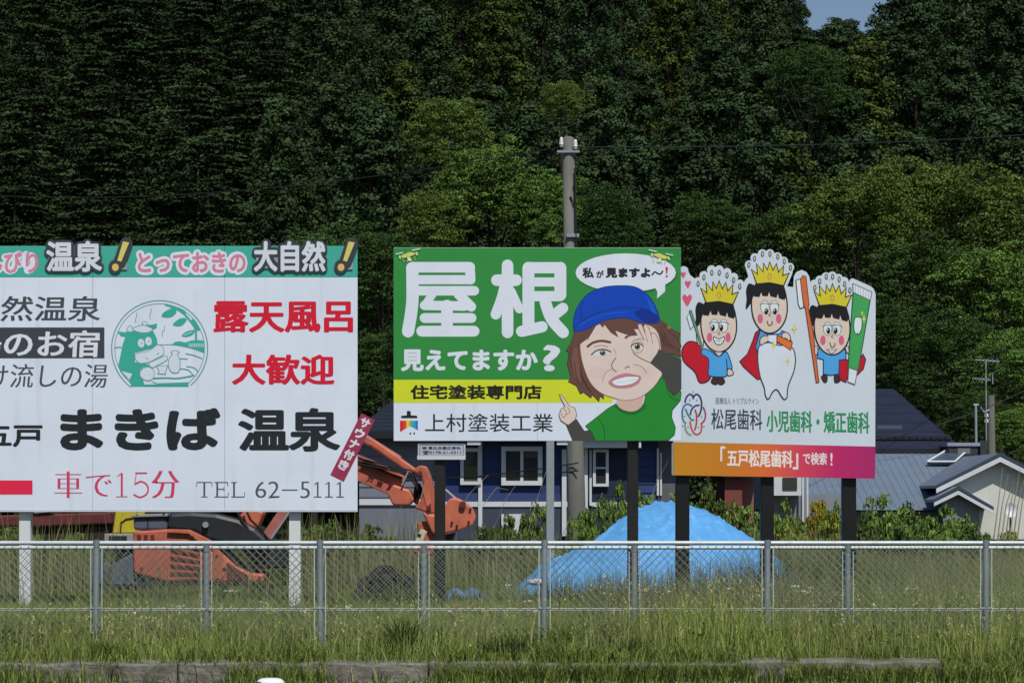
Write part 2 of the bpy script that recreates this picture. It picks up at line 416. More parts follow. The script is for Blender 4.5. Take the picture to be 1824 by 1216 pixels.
# ---------------- broadleaved trees at the foot of the hill
fm_b = [foliage_mat('leaf_mid_green', (36, 54, 24), (116, 150, 68), 1.1, .55, ovar=.12),
        foliage_mat('leaf_yellow_green', (42, 56, 24), (114, 136, 62), 1.1, .55, ovar=.12),
        foliage_mat('leaf_deep_green', (24, 40, 20), (82, 110, 54), 1.05, .55, ovar=.12)]
def broad_crown(m, nl=36, per_l=15, per=46):
    d = rng.normal(0, 1, (nl, 3)); d /= np.linalg.norm(d, axis=1)[:, None]; d[:, 2] = np.where(d[:, 2] < -.55, -d[:, 2], d[:, 2])
    L_ = d * rng.uniform(.45, .85, (nl, 1)); lr = rng.uniform(.24, .4, nl)
    e = rng.normal(0, 1, (nl, per_l, 3)); e[..., 2] += .3; e /= np.linalg.norm(e, axis=2)[..., None]
    C = (L_[:, None, :] + e * (lr * .9)[:, None, None]).reshape(-1, 3)
    n = len(C); rad = np.stack([rng.uniform(.09, .17, n)] * 2 + [rng.uniform(.05, .10, n)], 1)
    P, D = clumps(C, rad, per, .4, .4, -.2)
    ct = np.repeat(rng.random(n), per); lt = np.repeat(rng.random(nl), per_l * per)
    tint = np.clip(.35 * ct + .25 * lt + .25 * rng.random(len(P)) + .08, 0, 1) ** 1.2
    return cards('crown', P, D * .8 + np.array([0, 0, .3]), rng.uniform(.018, .046, len(P)), tint, m, .8, False, .42)
def broad_trunk():
    mb = MB(); mb.tube([(0, 0, -2.2), (.03, 0, -1.0), (0, .03, .1)], [.04, .035, .02], 8)
    for k in range(7):
        a = k * .9; mb.tube([(0, 0, -1.0 + .08 * k), (math.cos(a) * .25, math.sin(a) * .25, -.4 + .05 * k), (math.cos(a) * .6, math.sin(a) * .6, .05)], [.018, .012, .004], 5, cap=False)
    o = mb.build('trunk', None, bark); me = o.data; bpy.data.objects.remove(o); return me
BR = [broad_crown(fm_b[i % 3]) for i in range(3)]; BT = broad_trunk()
def broad(px, py, rpx, Yt, k, label, squash=1.0, name='broadleaf_tree'):
    x, _, z = W(px, py, Yt); r = 1.12 * rpx * Yt / 3960
    zg = max(hill_z(x, Yt) if Yt > 88 else GZ, 0)
    t = root(name, (x, Yt, zg), label, 'tree'); t.rotation_euler = (0, 0, random.uniform(0, 6))
    c = mesh_obj('crown', BR[k], t, (0, 0, z - zg)); c.scale = (r, r, r * squash)
    tr = mesh_obj('trunk', BT, t, (0, 0, z - zg)); tr.scale = (r, r, max(r * squash, (z - zg) / 2.2))
B = [
 (872, 385, 115, 88, 0, 'bright leafy tree rising above the green billboard, left of the pole'),
 (770, 420, 80, 87, 1, 'olive leafy tree above the left corner of the green billboard'),
 (800, 250, 75, 91, 1, 'olive leafy tree among cedars high above the green billboard'),
 (985, 400, 80, 87, 0, 'leafy green tree directly behind the top of the concrete pole'),
 (1090, 425, 80, 86, 2, 'deep green tree right of the concrete pole behind the billboard'),
 (1000, 190, 45, 92, 1, 'small brown green tree above the top of the concrete pole'),
 (1440, 165, 75, 104, 2, 'green broadleaf tree below the sky gap among dark cedars'),
 (1530, 420, 110, 84, 1, 'yellow green spreading tree behind the right billboard'),
 (1650, 395, 105, 86, 1, 'yellow green domed tree right of the right billboard, topmost there'),
 (1780, 430, 125, 84, 1, 'yellow green tree at the right edge of view, above the others'),
 (1640, 545, 105, 78, 2, 'deep green tree immediately right of the right billboard'),
 (1765, 560, 110, 77, 0, 'mid green tree behind the television aerial'),
 (1600, 650, 85, 74, 2, 'dark green tree above the dark blue roof'),
 (1700, 665, 90, 72, 2, 'deep green tree between blue roof and aerial mast'),
 (1815, 690, 90, 70, 0, 'bright green tree at the right edge beside the utility pole'),
 (1740, 760, 60, 68, 2, 'low dark green tree behind the rooftop chimney'),
 (1815, 790, 60, 66, 0, 'low bright green tree behind the white gable, right edge'),
 (1400, 470, 90, 88, 2, 'dark leafy tree behind the crowned cartoon figures'),
 (1260, 440, 80, 88, 2, 'dark leafy tree behind the gap between green and right billboards'),
 (1640, 760, 70, 76, 2, 'dark leafy tree hidden low behind the blue roof'),
 (560, 560, 130, 82, 2, 'dark leafy tree behind the hot spring billboard right end'),
 (680, 520, 100, 80, 2, 'dark leafy tree showing between the two left billboards'),
 (690, 680, 80, 76, 2, 'low dark tree showing under the gap between the left billboards'),
]
for b in B: broad(*b)

# ================================================================== HOUSES
navy = mat('navy_siding', (34, 52, 100), .6, 1, var=.12, scale=2)
white_trim = mat('white_trim', (205, 208, 210), .5, 1, var=.05, scale=3)
glass = mat('window_glass', (38, 44, 48), .08, 1, var=.2, scale=1.5, spec=.6)
gray_side = mat('grey_siding', (112, 116, 128), .6, 1, var=.08, scale=2)
dark_roof = mat('dark_slate_roof', (46, 56, 84), .6, 1, var=.15, scale=3, bump=.3, bscale=8)
HY = 48.0
bh = root('blue_house', (X(920, HY), HY, GZ), 'navy blue clapboard house with white window trim behind the green billboard', 'house')
# clapboards: each board a part on the main walls
def clap(px0, px1, py0, py1, Y, m, pitch=.19, holes=()):
    z0, z1 = Z(py1, Y), Z(py0, Y); x0, x1 = X(px0, Y), X(px1, Y); z = z0
    while z < z1 - .02:
        zt = min(z + pitch, z1); segs = [(x0, x1)]
        for (h0, h1, hy0, hy1) in holes:
            if Z(hy1, Y) < zt and Z(hy0, Y) > z:
                ns = []
                for a, b in segs:
                    u, v = X(h0, Y), X(h1, Y)
                    if u > a: ns.append((a, min(b, u)))
                    if v < b: ns.append((max(a, v), b))
                    if u >= b or v <= a: ns = [q for q in ns if q != (a, b)] + ([(a, b)] if (a, b) not in ns else [])
                segs = [q for q in ns if q[1] - q[0] > .01]
        for a, b in segs:
            mb = MB(); mb.add([(a, Y - .03, z), (b, Y - .03, z), (b, Y - .008, zt - .004), (a, Y - .008, zt - .004), (a, Y + .0, z), (b, Y + .0, z), (b, Y + .0, zt - .004), (a, Y + .0, zt - .004)],
                              [(0, 1, 2, 3), (1, 5, 6, 2), (0, 3, 7, 4), (0, 4, 5, 1), (3, 2, 6, 7)])
            mb.build('board', bh, m)
        z += pitch
MB().box(X(640, HY), X(1205, HY), HY + .01, HY + 7, GZ - .1, Z(774, HY)).build('wall', bh, navy)
wins = [(820, 857, 800, 862), (893, 966, 797, 863), (1058, 1083, 800, 864)]
clap(775, 1045, 774, 893, HY, navy, .19, wins)
clap(1120, 1172, 774, 893, HY, navy)
clap(640, 775, 774, 885, HY - .04, gray_side, .22)
MB().box(X(640, HY), X(775, HY), HY - .04, HY + .01, GZ - .1, Z(885, HY)).build('wall_panel', bh, gray_side)
MB().pbox(1172, 1210, 774, 960, HY - .02, .05).build('wall_panel', bh, mat('brown_grey_siding', (92, 94, 100), .7, 1, var=.08))
# porch recess
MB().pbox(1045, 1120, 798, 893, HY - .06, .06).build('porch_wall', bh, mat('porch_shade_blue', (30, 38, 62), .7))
MB().pbox(1040, 1122, 784, 797, HY - .5, .5).build('porch_beam', bh, white_trim)
for px0, px1, py0, py1, dy in ((852, 859, 786, 952, .07), (1001, 1009, 800, 954, .12), (1041, 1047, 786, 954, .14), (1050, 1054, 800, 900, .1), (1170, 1174, 798, 882, .08), (1176, 1179, 806, 882, .08)):
    MB().pbox(px0, px1, py0, py1, HY - dy, .05).build('corner_post', bh, white_trim)
MB().pbox(775, 1045, 893, 902, HY - .05, .05).build('sill_band', bh, white_trim)
MB().pbox(1054, 1170, 893, 902, HY - .05, .05).build('sill_band', bh, white_trim)
MB().pbox(640, 775, 888, 899, HY - .09, .05).build('sill_band', bh, white_trim)
MB().pbox(775, 1170, 903, 960, HY - .02, .03).build('foundation', bh, mat('foundation_grey', (60, 66, 82), .8))
MB().pbox(893, 932, 915, 960, HY - .12, .1).build('utility_box', bh, white_trim)
def window(parent, x0, x1, y0, y1, Y, fr=4, mull=True, cross=False, fm=None):
    fm = fm or white_trim; xa, xb, za, zb = X(x0, Y), X(x1, Y), Z(y1, Y), Z(y0, Y); t = fr * Y / 3960
    w = MB(); w.box(xa, xb, Y - .07, Y, za, za + t).box(xa, xb, Y - .07, Y, zb - t, zb).box(xa, xa + t, Y - .068, Y, za + t, zb - t).box(xb - t, xb, Y - .068, Y, za + t, zb - t)
    if mull: w.box((xa + xb) / 2 - t * .35, (xa + xb) / 2 + t * .35, Y - .062, Y, za + t, zb - t)
    if cross: w.box(xa + t, xb - t, Y - .06, Y, (za + zb) / 2 - t * .3, (za + zb) / 2 + t * .3)
    wo = w.build('window', parent, fm)
    if mull:
        for a, b in ((xa + t, (xa + xb) / 2 - t * .35), ((xa + xb) / 2 + t * .35, xb - t)):
            MB().box(a, b, Y - .03, Y - .02, za + t, zb - t).build('pane', wo, glass)
    else: MB().box(xa + t, xb - t, Y - .03, Y - .02, za + t, zb - t).build('pane', wo, glass)
window(bh, 820, 857, 798, 863, HY - .04, 6, False)
window(bh, 893, 966, 795, 864, HY - .04, 8, True)
MB().pbox(826, 851, 830, 857, HY - .076, .008).build('lower_pane', bh, mat('olive_pane', (74, 80, 58), .3, 1, var=.1))
MB().pbox(934, 957, 803, 815, HY - .076, .005).build('pane_reflection', bh, mat('reflection_grey', (78, 80, 84), .8, 1, var=.3, scale=14, stretch=(6, 1, 1)))  # lighter patch on the right pane, a reflection put in as colour
window(bh, 1056, 1084, 800, 866, HY - .1, 5, False, True)
# roof
xa, xb = X(632, HY), X(1222, HY); ze, zr = Z(772, HY), Z(712, HY + 4)
roof_slate = mat('dark_slate_roof2', (28, 34, 48), .6, 1, var=.15, scale=3, bump=.3, bscale=8)
mb = MB(); mb.add([(xa, HY - .6, ze), (xb, HY - .6, ze), (xb, HY + 4, zr), (xa + .6, HY + 4, zr), (xa, HY + 8, ze), (xb, HY + 8, ze)], [(0, 1, 2, 3), (3, 2, 5, 4), (0, 3, 4), (1, 5, 2), (0, 4, 5, 1)])
mb.build('roof', bh, roof_slate)
for k in range(9):
    t0 = (k + .5) / 9; yy = HY - .6 + 4.6 * t0; zz = ze + (zr - ze) * t0
    MB().box(xa + .6 * t0, xb, yy - .02, yy + .03, zz - .01, zz + .03).build('roof_course', bh, roof_slate)
MB().box(xa, xb, HY - .66, HY - .6, ze - .12, ze + .03).build('gutter', bh, mat('black_gutter', (26, 28, 36), .5))

# ---- dark blue roofed house
RY = 60.0
b2 = root('dark_roof_house', (X(1600, RY), RY, GZ), 'house with a broad dark blue hipped roof behind the right billboard', 'house')
xe0, xe1, xr0, xr1 = X(1330, RY), X(1716, RY), X(1430, RY), X(1632, RY)
zE, zR = Z(800, RY), Z(713, RY); yr = RY + 3.6; yb = RY + 7.2
roofm = mat('blue_metal_roof', (27, 35, 56), .55, 1, var=.15, scale=2, bump=.3, bscale=6)
mb = MB(); mb.add([(xe0, RY, zE), (xe1, RY, zE), (xr1, yr, zR + .5), (xr0, yr, zR + .5), (xe0, yb, zE), (xe1, yb, zE)],
       [(0, 1, 2, 3), (1, 5, 2), (5, 4, 3, 2), (4, 0, 3), (0, 4, 5, 1)])
zR += .5
mb.build('roof', b2, roofm)
MB().box(xe0 + .5, xe1 - .5, RY + .5, yb - .5, GZ - .1, zE - .02).build('wall', b2, gray_side)
MB().box(xe0, xe1, RY - .05, RY, zE - .16, zE + .02).build('gutter', b2, mat('black_gutter', (26, 28, 36), .5))
for k in range(26):
    u = k / 25.0; z_ = zE + (zR - zE) * .14; y_ = RY + 3.6 * .14
    x_ = xe0 + .6 + (xe1 - xe0 - 1.0) * u
    MB().box(x_, x_ + .16, y_ - .08, y_ + .05, z_ + .02, z_ + .11).build('snow_guard', b2, mat('black_gutter', (26, 28, 36)))
for k in range(6):      # standing courses of the roof
    t0 = .12 + k * .15; L0 = xe0 + (xr0 - xe0) * t0; R0 = xe1 + (xr1 - xe1) * t0
    MB().box(L0, R0, RY + 3.6 * t0 - .02, RY + 3.6 * t0 + .03, zE + (zR - zE) * t0 - .01, zE + (zR - zE) * t0 + .025).build('roof_course', b2, roofm)
sx, sz = X(1598, RY), Z(765, RY)
MB().box(sx - .35, sx + .35, RY + 1.2, RY + 1.6, sz - .1, sz + .16).build('roof_vent', b2, mat('vent_grey', (78, 86, 100), .5))

# ---- grey roofed house with white gable
GY = 55.0
b3 = root('grey_roof_house', (X(1650, GY), GY, GZ), 'pale grey roofed house with white gables at the right', 'house')
grm = mat('grey_metal_roof', (108, 121, 136), .45, 1, var=.06, scale=2, bump=.1, bscale=5)
wallm = mat('cream_gable_wall', (206, 206, 196), .8, 1, var=.06, scale=2)
zr_, ze_ = Z(808, GY + 4.5), Z(908, GY)
mb = MB(); xl, xrr = X(1385, GY), X(1800, GY)
mb.add([(xl, GY, ze_), (xrr, GY, ze_), (xrr, GY + 4.5, zr_), (xl, GY + 4.5, zr_), (xl, GY + 9, ze_), (xrr, GY + 9, ze_)],
       [(0, 1, 2, 3), (3, 2, 5, 4), (0, 3, 4), (1, 5, 2), (0, 4, 5, 1)])
mb.build('roof', b3, grm)
for k in range(30):      # standing seams
    x = xl + (xrr - xl) * (k + .5) / 30
    mb = MB(); mb.add([(x - .012, GY, ze_ + .005), (x + .012, GY, ze_ + .005), (x + .012, GY + 4.5, zr_ + .005), (x - .012, GY + 4.5, zr_ + .005),
                       (x - .012, GY, ze_ + .012), (x + .012, GY, ze_ + .012), (x + .012, GY + 4.5, zr_ + .012), (x - .012, GY + 4.5, zr_ + .012)],
                      [(4, 5, 6, 7), (0, 4, 7, 3), (1, 2, 6, 5), (0, 1, 5, 4)])
    mb.build('roof_seam', b3, grm)
MB().box(xl + .1, xrr - .3, GY + .5, GY + 8.5, GZ - .1, ze_ - .03).build('wall', b3, mat('pale_grey_wall', (128, 134, 138), .8, 1, var=.05))
def gable(apx, apy, lx, ly, rx_, ry, Y, depth, over, wy, wl, wr, wm, band=8, name='gable_roof'):
    """front gable: roof slabs, white barge boards, wall set back by `over`"""
    A = (X(apx, Y), Z(apy, Y)); Lp = (X(lx, Y), Z(ly, Y)); Rp = (X(rx_, Y), Z(ry, Y)); t = band * Y / 3960
    for P_ in (Lp, Rp):
        MB().prism([A, P_, (P_[0], P_[1] + .07), (A[0], A[1] + .09)], Y + .02, depth).build(name, b3, mat('dark_roof_edge', (70, 84, 100), .5) if name != 'gable_roof' else grm)
        MB().prism([(A[0], A[1] - .005), (P_[0], P_[1] - .005), (P_[0], P_[1] - t), (A[0], A[1] - t)], Y, .06).build('barge_board', b3, white_trim)
        MB().prism([(A[0], A[1] + .10), (P_[0], P_[1] + .08), (P_[0], P_[1] + .01), (A[0], A[1] + .02)], Y - .01, .04).build('edge_flashing', b3, mat('dark_roof_edge', (56, 68, 84), .5))
    Yw = Y + over; zb = Z(wy, Yw)
    def on(Px, x):  # height of the roof underside at x
        return A[1] + (Px[1] - A[1]) * (x - A[0]) / (Px[0] - A[0])
    x0, x1 = X(wl, Yw), X(wr, Yw)
    MB().prism([(x0, zb), (x1, zb), (x1, on(Rp, x1) - .01), (A[0], A[1] - .01), (x0, on(Lp, x0) - .01)], Yw, .15).build('gable_wall', b3, wm)
gable(1782, 813, 1668, 869, 1900, 872, GY - .5, 5.0, .36, 960, 1690, 1880, wallm, 9)
gable(1707, 873, 1664, 894, 1770, 908, GY - 1.2, 1.2, .3, 960, 1680, 1744, mat('pale_grey_wall', (128, 134, 138)), 7)
# bay window on the grey wall
MB().pbox(1378, 1427, 846, 882, GY - .7, .6).build('bay_window', b3, white_trim)
bw = b3.children[-1]
MB().pbox(1394, 1420, 850, 872, GY - .73, .02).build('pane', b3, glass)
MB().pbox(1376, 1500, 880, 960, GY - .1, .5).build('side_wall', b3, mat('pale_grey_wall', (128, 134, 138)))
for px in (1430, 1438): MB().tube([W(px, 850, GY - .4), W(px, 960, GY - .4)], .03, 8).build('downpipe', b3, white_trim)
# solar heater + chimney
so = root('solar_water_heater', (X(1680, GY), GY + 2.5, Z(828, GY)), 'flat solar heater panel lying on the pale grey roof', 'solar panel')
def onroof(u, v): # u px, v 0..1 up the slope
    y = GY + 4.5 * v; return (X(u, y), y - .03, ze_ + (zr_ - ze_) * v + .05)
sp = MB(); q = [onroof(1651, .76), onroof(1700, .76), onroof(1722, .97), onroof(1684, .97)]
sp.add(q + [(a, b - .02, c + .07) for a, b, c in q], [(4, 5, 6, 7), (0, 1, 5, 4), (1, 2, 6, 5), (3, 0, 4, 7)])
sp.build('collector_panel', so, mat('solar_glass', (70, 84, 98), .15, spec=.6))
for a, b in ((0, 1), (1, 2), (2, 3), (3, 0)):
    MB().tube([tuple(np.array(q[a]) + (0, -.03, .08)), tuple(np.array(q[b]) + (0, -.03, .08))], .03, 6).build('frame_bar', so, white_trim)
ch = root('rooftop_tank', (X(1716, GY), GY + 4.5, Z(812, GY + 4.5)), 'dark boxy tank with a light lid on the grey roof ridge', 'roof tank')
CY = GY + 4.1
MB().pbox(1690, 1742, 794, 814, CY, 1.0).build('tank_body', ch, mat('tank_dark', (48, 52, 56), .6, 1, var=.3, scale=3))
MB().pbox(1688, 1746, 788, 794, CY - .05, 1.1).build('tank_lid', ch, mat('lid_grey', (140, 145, 165), .5, 1, var=.1))
MB().pbox(1706, 1728, 798, 808, CY - .02, .02).build('tank_label', ch, mat('label_grey', (110, 112, 108), .6))
MB().pbox(1746, 1758, 784, 812, CY + .1, .5).build('tank_fitting', ch, mat('tank_dark', (48, 52, 56)))
pa = root('roof_mast', (X(1739, GY), GY + 4.4, Z(790, GY + 4.4)), 'thin grey mast with cross tip rising beside the roof tank', 'mast')
MB().tube([W(1739, 790, GY + 4.4), W(1738, 722, GY + 4.4)], .035, 8).build('mast', pa, mat('galvanised', (150, 156, 160), .5, 1, var=.1, metal=.3))
MB().tube([W(1734, 721, GY + 4.4), W(1743, 721, GY + 4.4)], .03, 8).build('cross_tip', pa, mat('galvanised', (150, 156, 160)))
ds = root('satellite_dish', W(1801, 935, GY - 1), 'small white satellite dish in front of the sunlit gable wall', 'satellite dish')
mb = MB(); c = np.array(W(1801, 908, GY - 1)); vs = [tuple(c + (0, .04, 0))]
for r_, dd in ((.08, .02), (.15, -.03)):
    for k in range(16):
        t = 2 * math.pi * k / 16; vs.append(tuple(c + (r_ * math.cos(t), dd + .25 * r_ * math.sin(t), r_ * 1.2 * math.sin(t))))
fs = [(0, 1 + k, 1 + (k + 1) % 16) for k in range(16)] + [(1 + k, 17 + k, 17 + (k + 1) % 16, 1 + (k + 1) % 16) for k in range(16)]
mb.add(vs, fs, True).build('dish', ds, white_trim)
MB().tube([tuple(c + (0, .05, 0)), tuple(c + (0, .1, -.3)), tuple(c + (0, .1, -.6))], .02, 6).build('dish_stand', ds, mat('black_gutter', (26, 28, 36)))

# brick red sheds
rs = root('red_shed', (X(1320, 52), 52, GZ), 'brick red shed wall behind the middle post of the right billboard', 'shed')
redm = mat('brick_red_wall', (124, 66, 58), .8, 1, var=.1)
MB().box(X(1291, 52), X(1322, 52), 52, 54, GZ - .1, Z(850, 52)).build('wall', rs, redm)
MB().box(X(1321, 52), X(1345, 52), 52.3, 54, GZ - .1, Z(852, 52)).build('side_wall', rs, mat('faded_red_wall', (140, 92, 84), .8, 1, var=.1))
MB().box(X(1286, 52), X(1350, 52), 51.8, 54.2, Z(850, 52) + .003, Z(845, 52)).build('roof', rs, mat('black_gutter', (26, 28, 36)))

# ================================================================== POLES AND WIRES
conc = mat('pole_concrete', (112, 112, 104), .85, 1, var=.12, scale=3, bump=.3, bscale=20, stretch=(1, 1, .3), dirt=((66, 62, 50), (5, 5, .8), .55, .5))
PY = 40.0
up = root('utility_pole', (X(1031, PY), PY, GZ), 'thick round concrete utility pole behind the green billboard', 'utility pole')
MB().tube([W(1030, 1040, PY), W(1012, 247, PY), W(1012, 244, PY)], [.175, .105, .07], 20).build('shaft', up, conc)
ins = mat('porcelain', (214, 214, 210), .25)
for px, py in ((1000, 262), (1025, 266)):
    c = np.array(W(px, py, PY - .1)); mb = MB()
    for dz, r1, r2 in ((0, .025, .04), (.05, .045, .03), (.09, .04, .028), (.13, .035, .02)):
        mb.tube([tuple(c + (0, 0, dz)), tuple(c + (0, 0, dz + .045))], [r1, r2], 10)
    mb.build('insulator', up, ins)
MB().box(X(992, PY), X(1032, PY), PY - .14, PY - .09, Z(274, PY), Z(270, PY)).build('cross_arm', up, mat('galvanised', (150, 156, 160)))
MB().tube([W(1022, 330, PY - .12), W(1026, 345, PY - .14), W(1022, 362, PY - .14), W(1016, 350, PY - .13)], .02, 6).build('cable_loop', up, mat('cable_black', (26, 26, 26), .6))
MB().box(X(1009, PY), X(1031, PY), PY - .17, PY - .10, Z(424, PY), Z(418, PY)).build('clamp_band', up, mat('galvanised', (150, 156, 160)))
MB().tube([W(1024, 300, PY - .14), W(1026, 420, PY - .16), W(1031, 560, PY - .18)], .018, 6).build('conduit', up, mat('cable_black', (26, 26, 26)))
cab = mat('cable_black', (26, 26, 26))
cabg = mat('cable_grey', (42, 46, 44), .6)
def wire(p0, p1, sag, r, label, m):
    pts = []
    for k in range(25):
        t = k / 24; p = np.array(p0) * (1 - t) + np.array(p1) * t; p[2] -= sag * 4 * t * (1 - t); pts.append(tuple(p))
    MB().tube(pts, r, 5).build('overhead_wire', None, m, label=label, category='wire')
wire(W(1026, 262, PY - .1), (16.5, 62, Z(228, 62)), .15, .011, 'thin overhead wire running right from the concrete pole', cabg)
wire(W(1000, 262, PY - .1), (-16, 60, Z(338, 60)), .5, .011, 'thin overhead wire running left from the concrete pole', cabg)
wire(W(560, 858, 43), W(1030, 824, PY - .25), .12, .011, 'upper black cable crossing the blue house wall', cab)
wire(W(700, 846, 43), W(1030, 838, PY - .25), .08, .011, 'lower black cable crossing the blue house wall', cab)
wire(W(1480, 790, 58), W(1840, 688, 60), .3, .012, 'pale cable sweeping above the dark blue roof', cabg)
# distant pole with aerial
u2 = root('distant_pole', (X(1765, 62), 62, GZ), 'slim grey utility pole standing behind the rooftop tank', 'utility pole')
MB().tube([W(1767, 900, 62), W(1765, 704, 62)], [.13, .1], 12).build('shaft', u2, conc)
for px in (1757, 1757.01):
    pass
for py in (742, 752): MB().tube([W(1757, py, 61.8), W(1757, py - 6, 61.8)], [.06, .05], 10).build('insulator', u2, ins)
MB().tube([W(1746, 724, 61.9), W(1752, 734, 61.9), W(1762, 730, 61.9)], .03, 6).build('bracket', u2, mat('galvanised', (150, 156, 160)))
ae = root('television_aerial', W(1757, 790, 61), 'tall thin television aerial with two tiers of rods', 'aerial')
gal = mat('galvanised', (150, 156, 160))
MB().tube([W(1757, 800, 61), W(1756, 640, 61)], .022, 6).build('mast', ae, gal)
for (a, b, y) in ((1737, 1780, 643), (1732, 1764, 676)):
    MB().tube([W(a, y - 2, 61), W(b, y + 1, 61)], .018, 6).build('boom', ae, gal)
    for k in range(6):
        px = a + (b - a) * (k + .3) / 6; c = np.array(W(px, y, 61))
        MB().tube([tuple(c + (-.02, -.3, .02)), tuple(c + (.02, .3, .02))], .01, 5).build('rod', ae, gal)
        MB().tube([tuple(c + (0, 0, -.05)), tuple(c + (0, 0, .07))], .008, 5).build('rod', ae, gal)
MB().tube([W(1768, 664, 61), W(1768, 684, 61)], .02, 5).build('reflector', ae, gal)
# plain steel post behind the green sign
sp_ = root('steel_post', (X(980, 34), 34, GZ), 'pale grey square steel post left of the concrete pole', 'post')
MB().bbox(X(973, 34), X(987, 34), 34, 34.12, GZ - .1, Z(560, 34), .008).build('shaft', sp_, mat('pale_steel', (142, 148, 148), .6, 1, var=.08, scale=2, dirt=((96, 92, 80), (4, 4, 2), .55, .5)))
MB().bbox(X(972, 34), X(988, 34), 33.985, 34.135, Z(560, 34) + .001, Z(557, 34), .004).build('cap', sp_, white_trim)

# ================================================================== BILLBOARDS
WH = (214, 220, 230); BK = (34, 40, 44)
board_white = mat('board_white', (212, 220, 232), .45, GAIN, var=.04, scale=1.2, spec=.3, dirt=((146, 150, 148), (7, 1, .5), .58, .28))
alu = mat('board_edge', (158, 164, 166), .4, 1, var=.08, metal=.2)
black_steel = mat('black_steel', (30, 27, 26), .55, 1, var=.2, scale=3, bump=.1)
white_post = mat('white_post', (214, 218, 216), .5, 1, var=.04, scale=3, dirt=((150, 148, 134), (6, 6, 1.5), .58, .5))

# ---- left: hot spring billboard
LY = 28.0
lb = root('hot_spring_billboard', (X(180, LY), LY, GZ), 'large white hot spring billboard with teal header and cow emblem, leftmost', 'billboard')
for a, b in ((-306, -70), (-70, 165), (165, 400), (400, 637)):
    MB().bbox(X(a, LY) + .0015, X(b, LY) - .0015, LY, LY + .03, Z(908, LY), Z(494, LY) - .002, .003).build('board_panel', lb, board_white)
    MB().bbox(X(a, LY) + .0015, X(b, LY) - .0015, LY, LY + .03, Z(494, LY), Z(438, LY), .003).build('header_panel', lb, mat('teal_print', (62, 166, 148), .45, GAIN, var=.04, scale=1.2, dirt=((96, 150, 140), (6, 1, .8), .6, .4)))
for a in (-440, 42, 524):
    MB().box(X(a - 10, LY), X(a + 10, LY), LY + .07, LY + .2, GZ - .3, Z(444, LY)).build('post', lb, white_post)
for y in (470, 560, 700, 830, 896):
    MB().box(X(-300, LY), X(630, LY), LY + .031, LY + .069, Z(y + 4, LY), Z(y - 4, LY)).build('back_rail', lb, alu)
MB().box(X(-306, LY), X(637, LY), LY - .006, LY + .031, Z(911, LY), Z(908, LY) - .001).build('bottom_trim', lb, white_trim)
a = Art(LY - .001)
TEAL = (58, 166, 148)
# header lettering
a.text('のんびり', -62, 446, 68, 489, WH, fat=5.5, n=12); a.text('のんびり', -62, 448, 68, 487, (206, 130, 152), fat=1.2); a.flush('lettering', lb)
a.text('とっておきの', 241, 444, 441, 491, WH, fat=6, n=12); a.text('とっておきの', 245, 449, 438, 486, (206, 128, 150), fat=1.3)
a.flush('lettering', lb)
# raised cut-out lettering that stands proud of the board
a = Art(LY - .02)
for tx, x0, x1, e0 in (('温泉', 78, 186, 0), ('大自然', 448, 584, 402)):
    a.text(tx, x0, 425, x1, 487, (58, 62, 66), fat=7.0, n=16); a.text(tx, x0 + 4, 429, x1 - 4, 484, (206, 212, 220), fat=1.7)
    a.flush('raised_lettering', lb)
    a.line([(225 + e0, 434), (213 + e0, 468)], 23, (58, 62, 66), False); a.ell(205 + e0, 475, 11.5, 12.5, (58, 62, 66))
    a.poly([(219 + e0, 430), (230 + e0, 432), (216 + e0, 466), (209 + e0, 464)], (208, 196, 104)); a.ell(205.5 + e0, 476, 6, 6.5, (212, 184, 96))
    a.flush('raised_exclamation_mark', lb)
for x0, x1, y0 in ((80, 184, 430), (450, 582, 430), (198, 232, 432), (600, 634, 432)):   # standoffs behind the raised letters
    MB().pbox(x0 + 6, x1 - 6, y0 + 22, y0 + 48, LY - .018, .017).build('standoff', lb, alu)
# brush lettering
a = Art(LY - .001)
def put(nm, *ar, **kw): a.text(*ar, **kw); a.flush(nm, lb)
put('lettering', '天然温泉', -60, 527, 178, 572, (66, 72, 80), fat=.4, fatx=.6, shear=.08)
a.poly([(-150, 583), (186, 583), (186, 638), (-150, 638)], (62, 66, 74)); a.flush('dark_band', lb)
put('lettering', '湯のお宿', -56, 588, 176, 636, (214, 218, 224), fat=.8, fatx=.7, shear=.06)
put('lettering', 'かけ流しの湯', -70, 648, 190, 690, (72, 78, 86), off=-.004, fatx=.5, shear=.1)
put('lettering', '五戸', -32, 757, 76, 796, BK, fat=1.3, fatx=.4)
put('lettering', 'まきば', 107, 726, 393, 802, BK, fat=3.7, fatx=1.0, n=12)
put('lettering', '温泉', 424, 726, 606, 804, BK, fat=2.3, fatx=1.3, n=12)
put('lettering', '露天風呂', 380, 536, 629, 592, (206, 24, 50), fat=1.3, fatx=1.0, n=12)
put('lettering', '大歓迎', 413, 631, 596, 685, (206, 24, 50), fat=1.3, fatx=.9, n=12)
a.poly([(-120, 855), (58, 855), (58, 880), (-120, 880)], (222, 38, 72)); a.flush('red_band', lb)
RD = (204, 62, 96); GY_ = (78, 84, 92)
def serif(pts_list, c, nm):
    for pts, w in pts_list: a.line(pts, w, c, len(pts) > 2, cap=False)
    a.flush(nm, lb)
put('lettering', '車で', 97, 839, 199, 886, RD, off=-.022, fatx=1.7)
serif([([(217, 842), (217, 884)], 3.6), ([(217, 842), (209, 848)], 1.4), ([(207, 884), (227, 884)], 1.4)], RD, 'lettering')
serif([([(241, 842), (262, 842)], 2.6), ([(243, 842), (240, 862)], 1.4), ([(240, 862), (252, 857), (263, 865), (262, 878), (250, 885), (238, 880)], 2.8)], RD, 'lettering')
put('lettering', '分', 270, 838, 319, 886, RD, off=-.02, fatx=1.9)
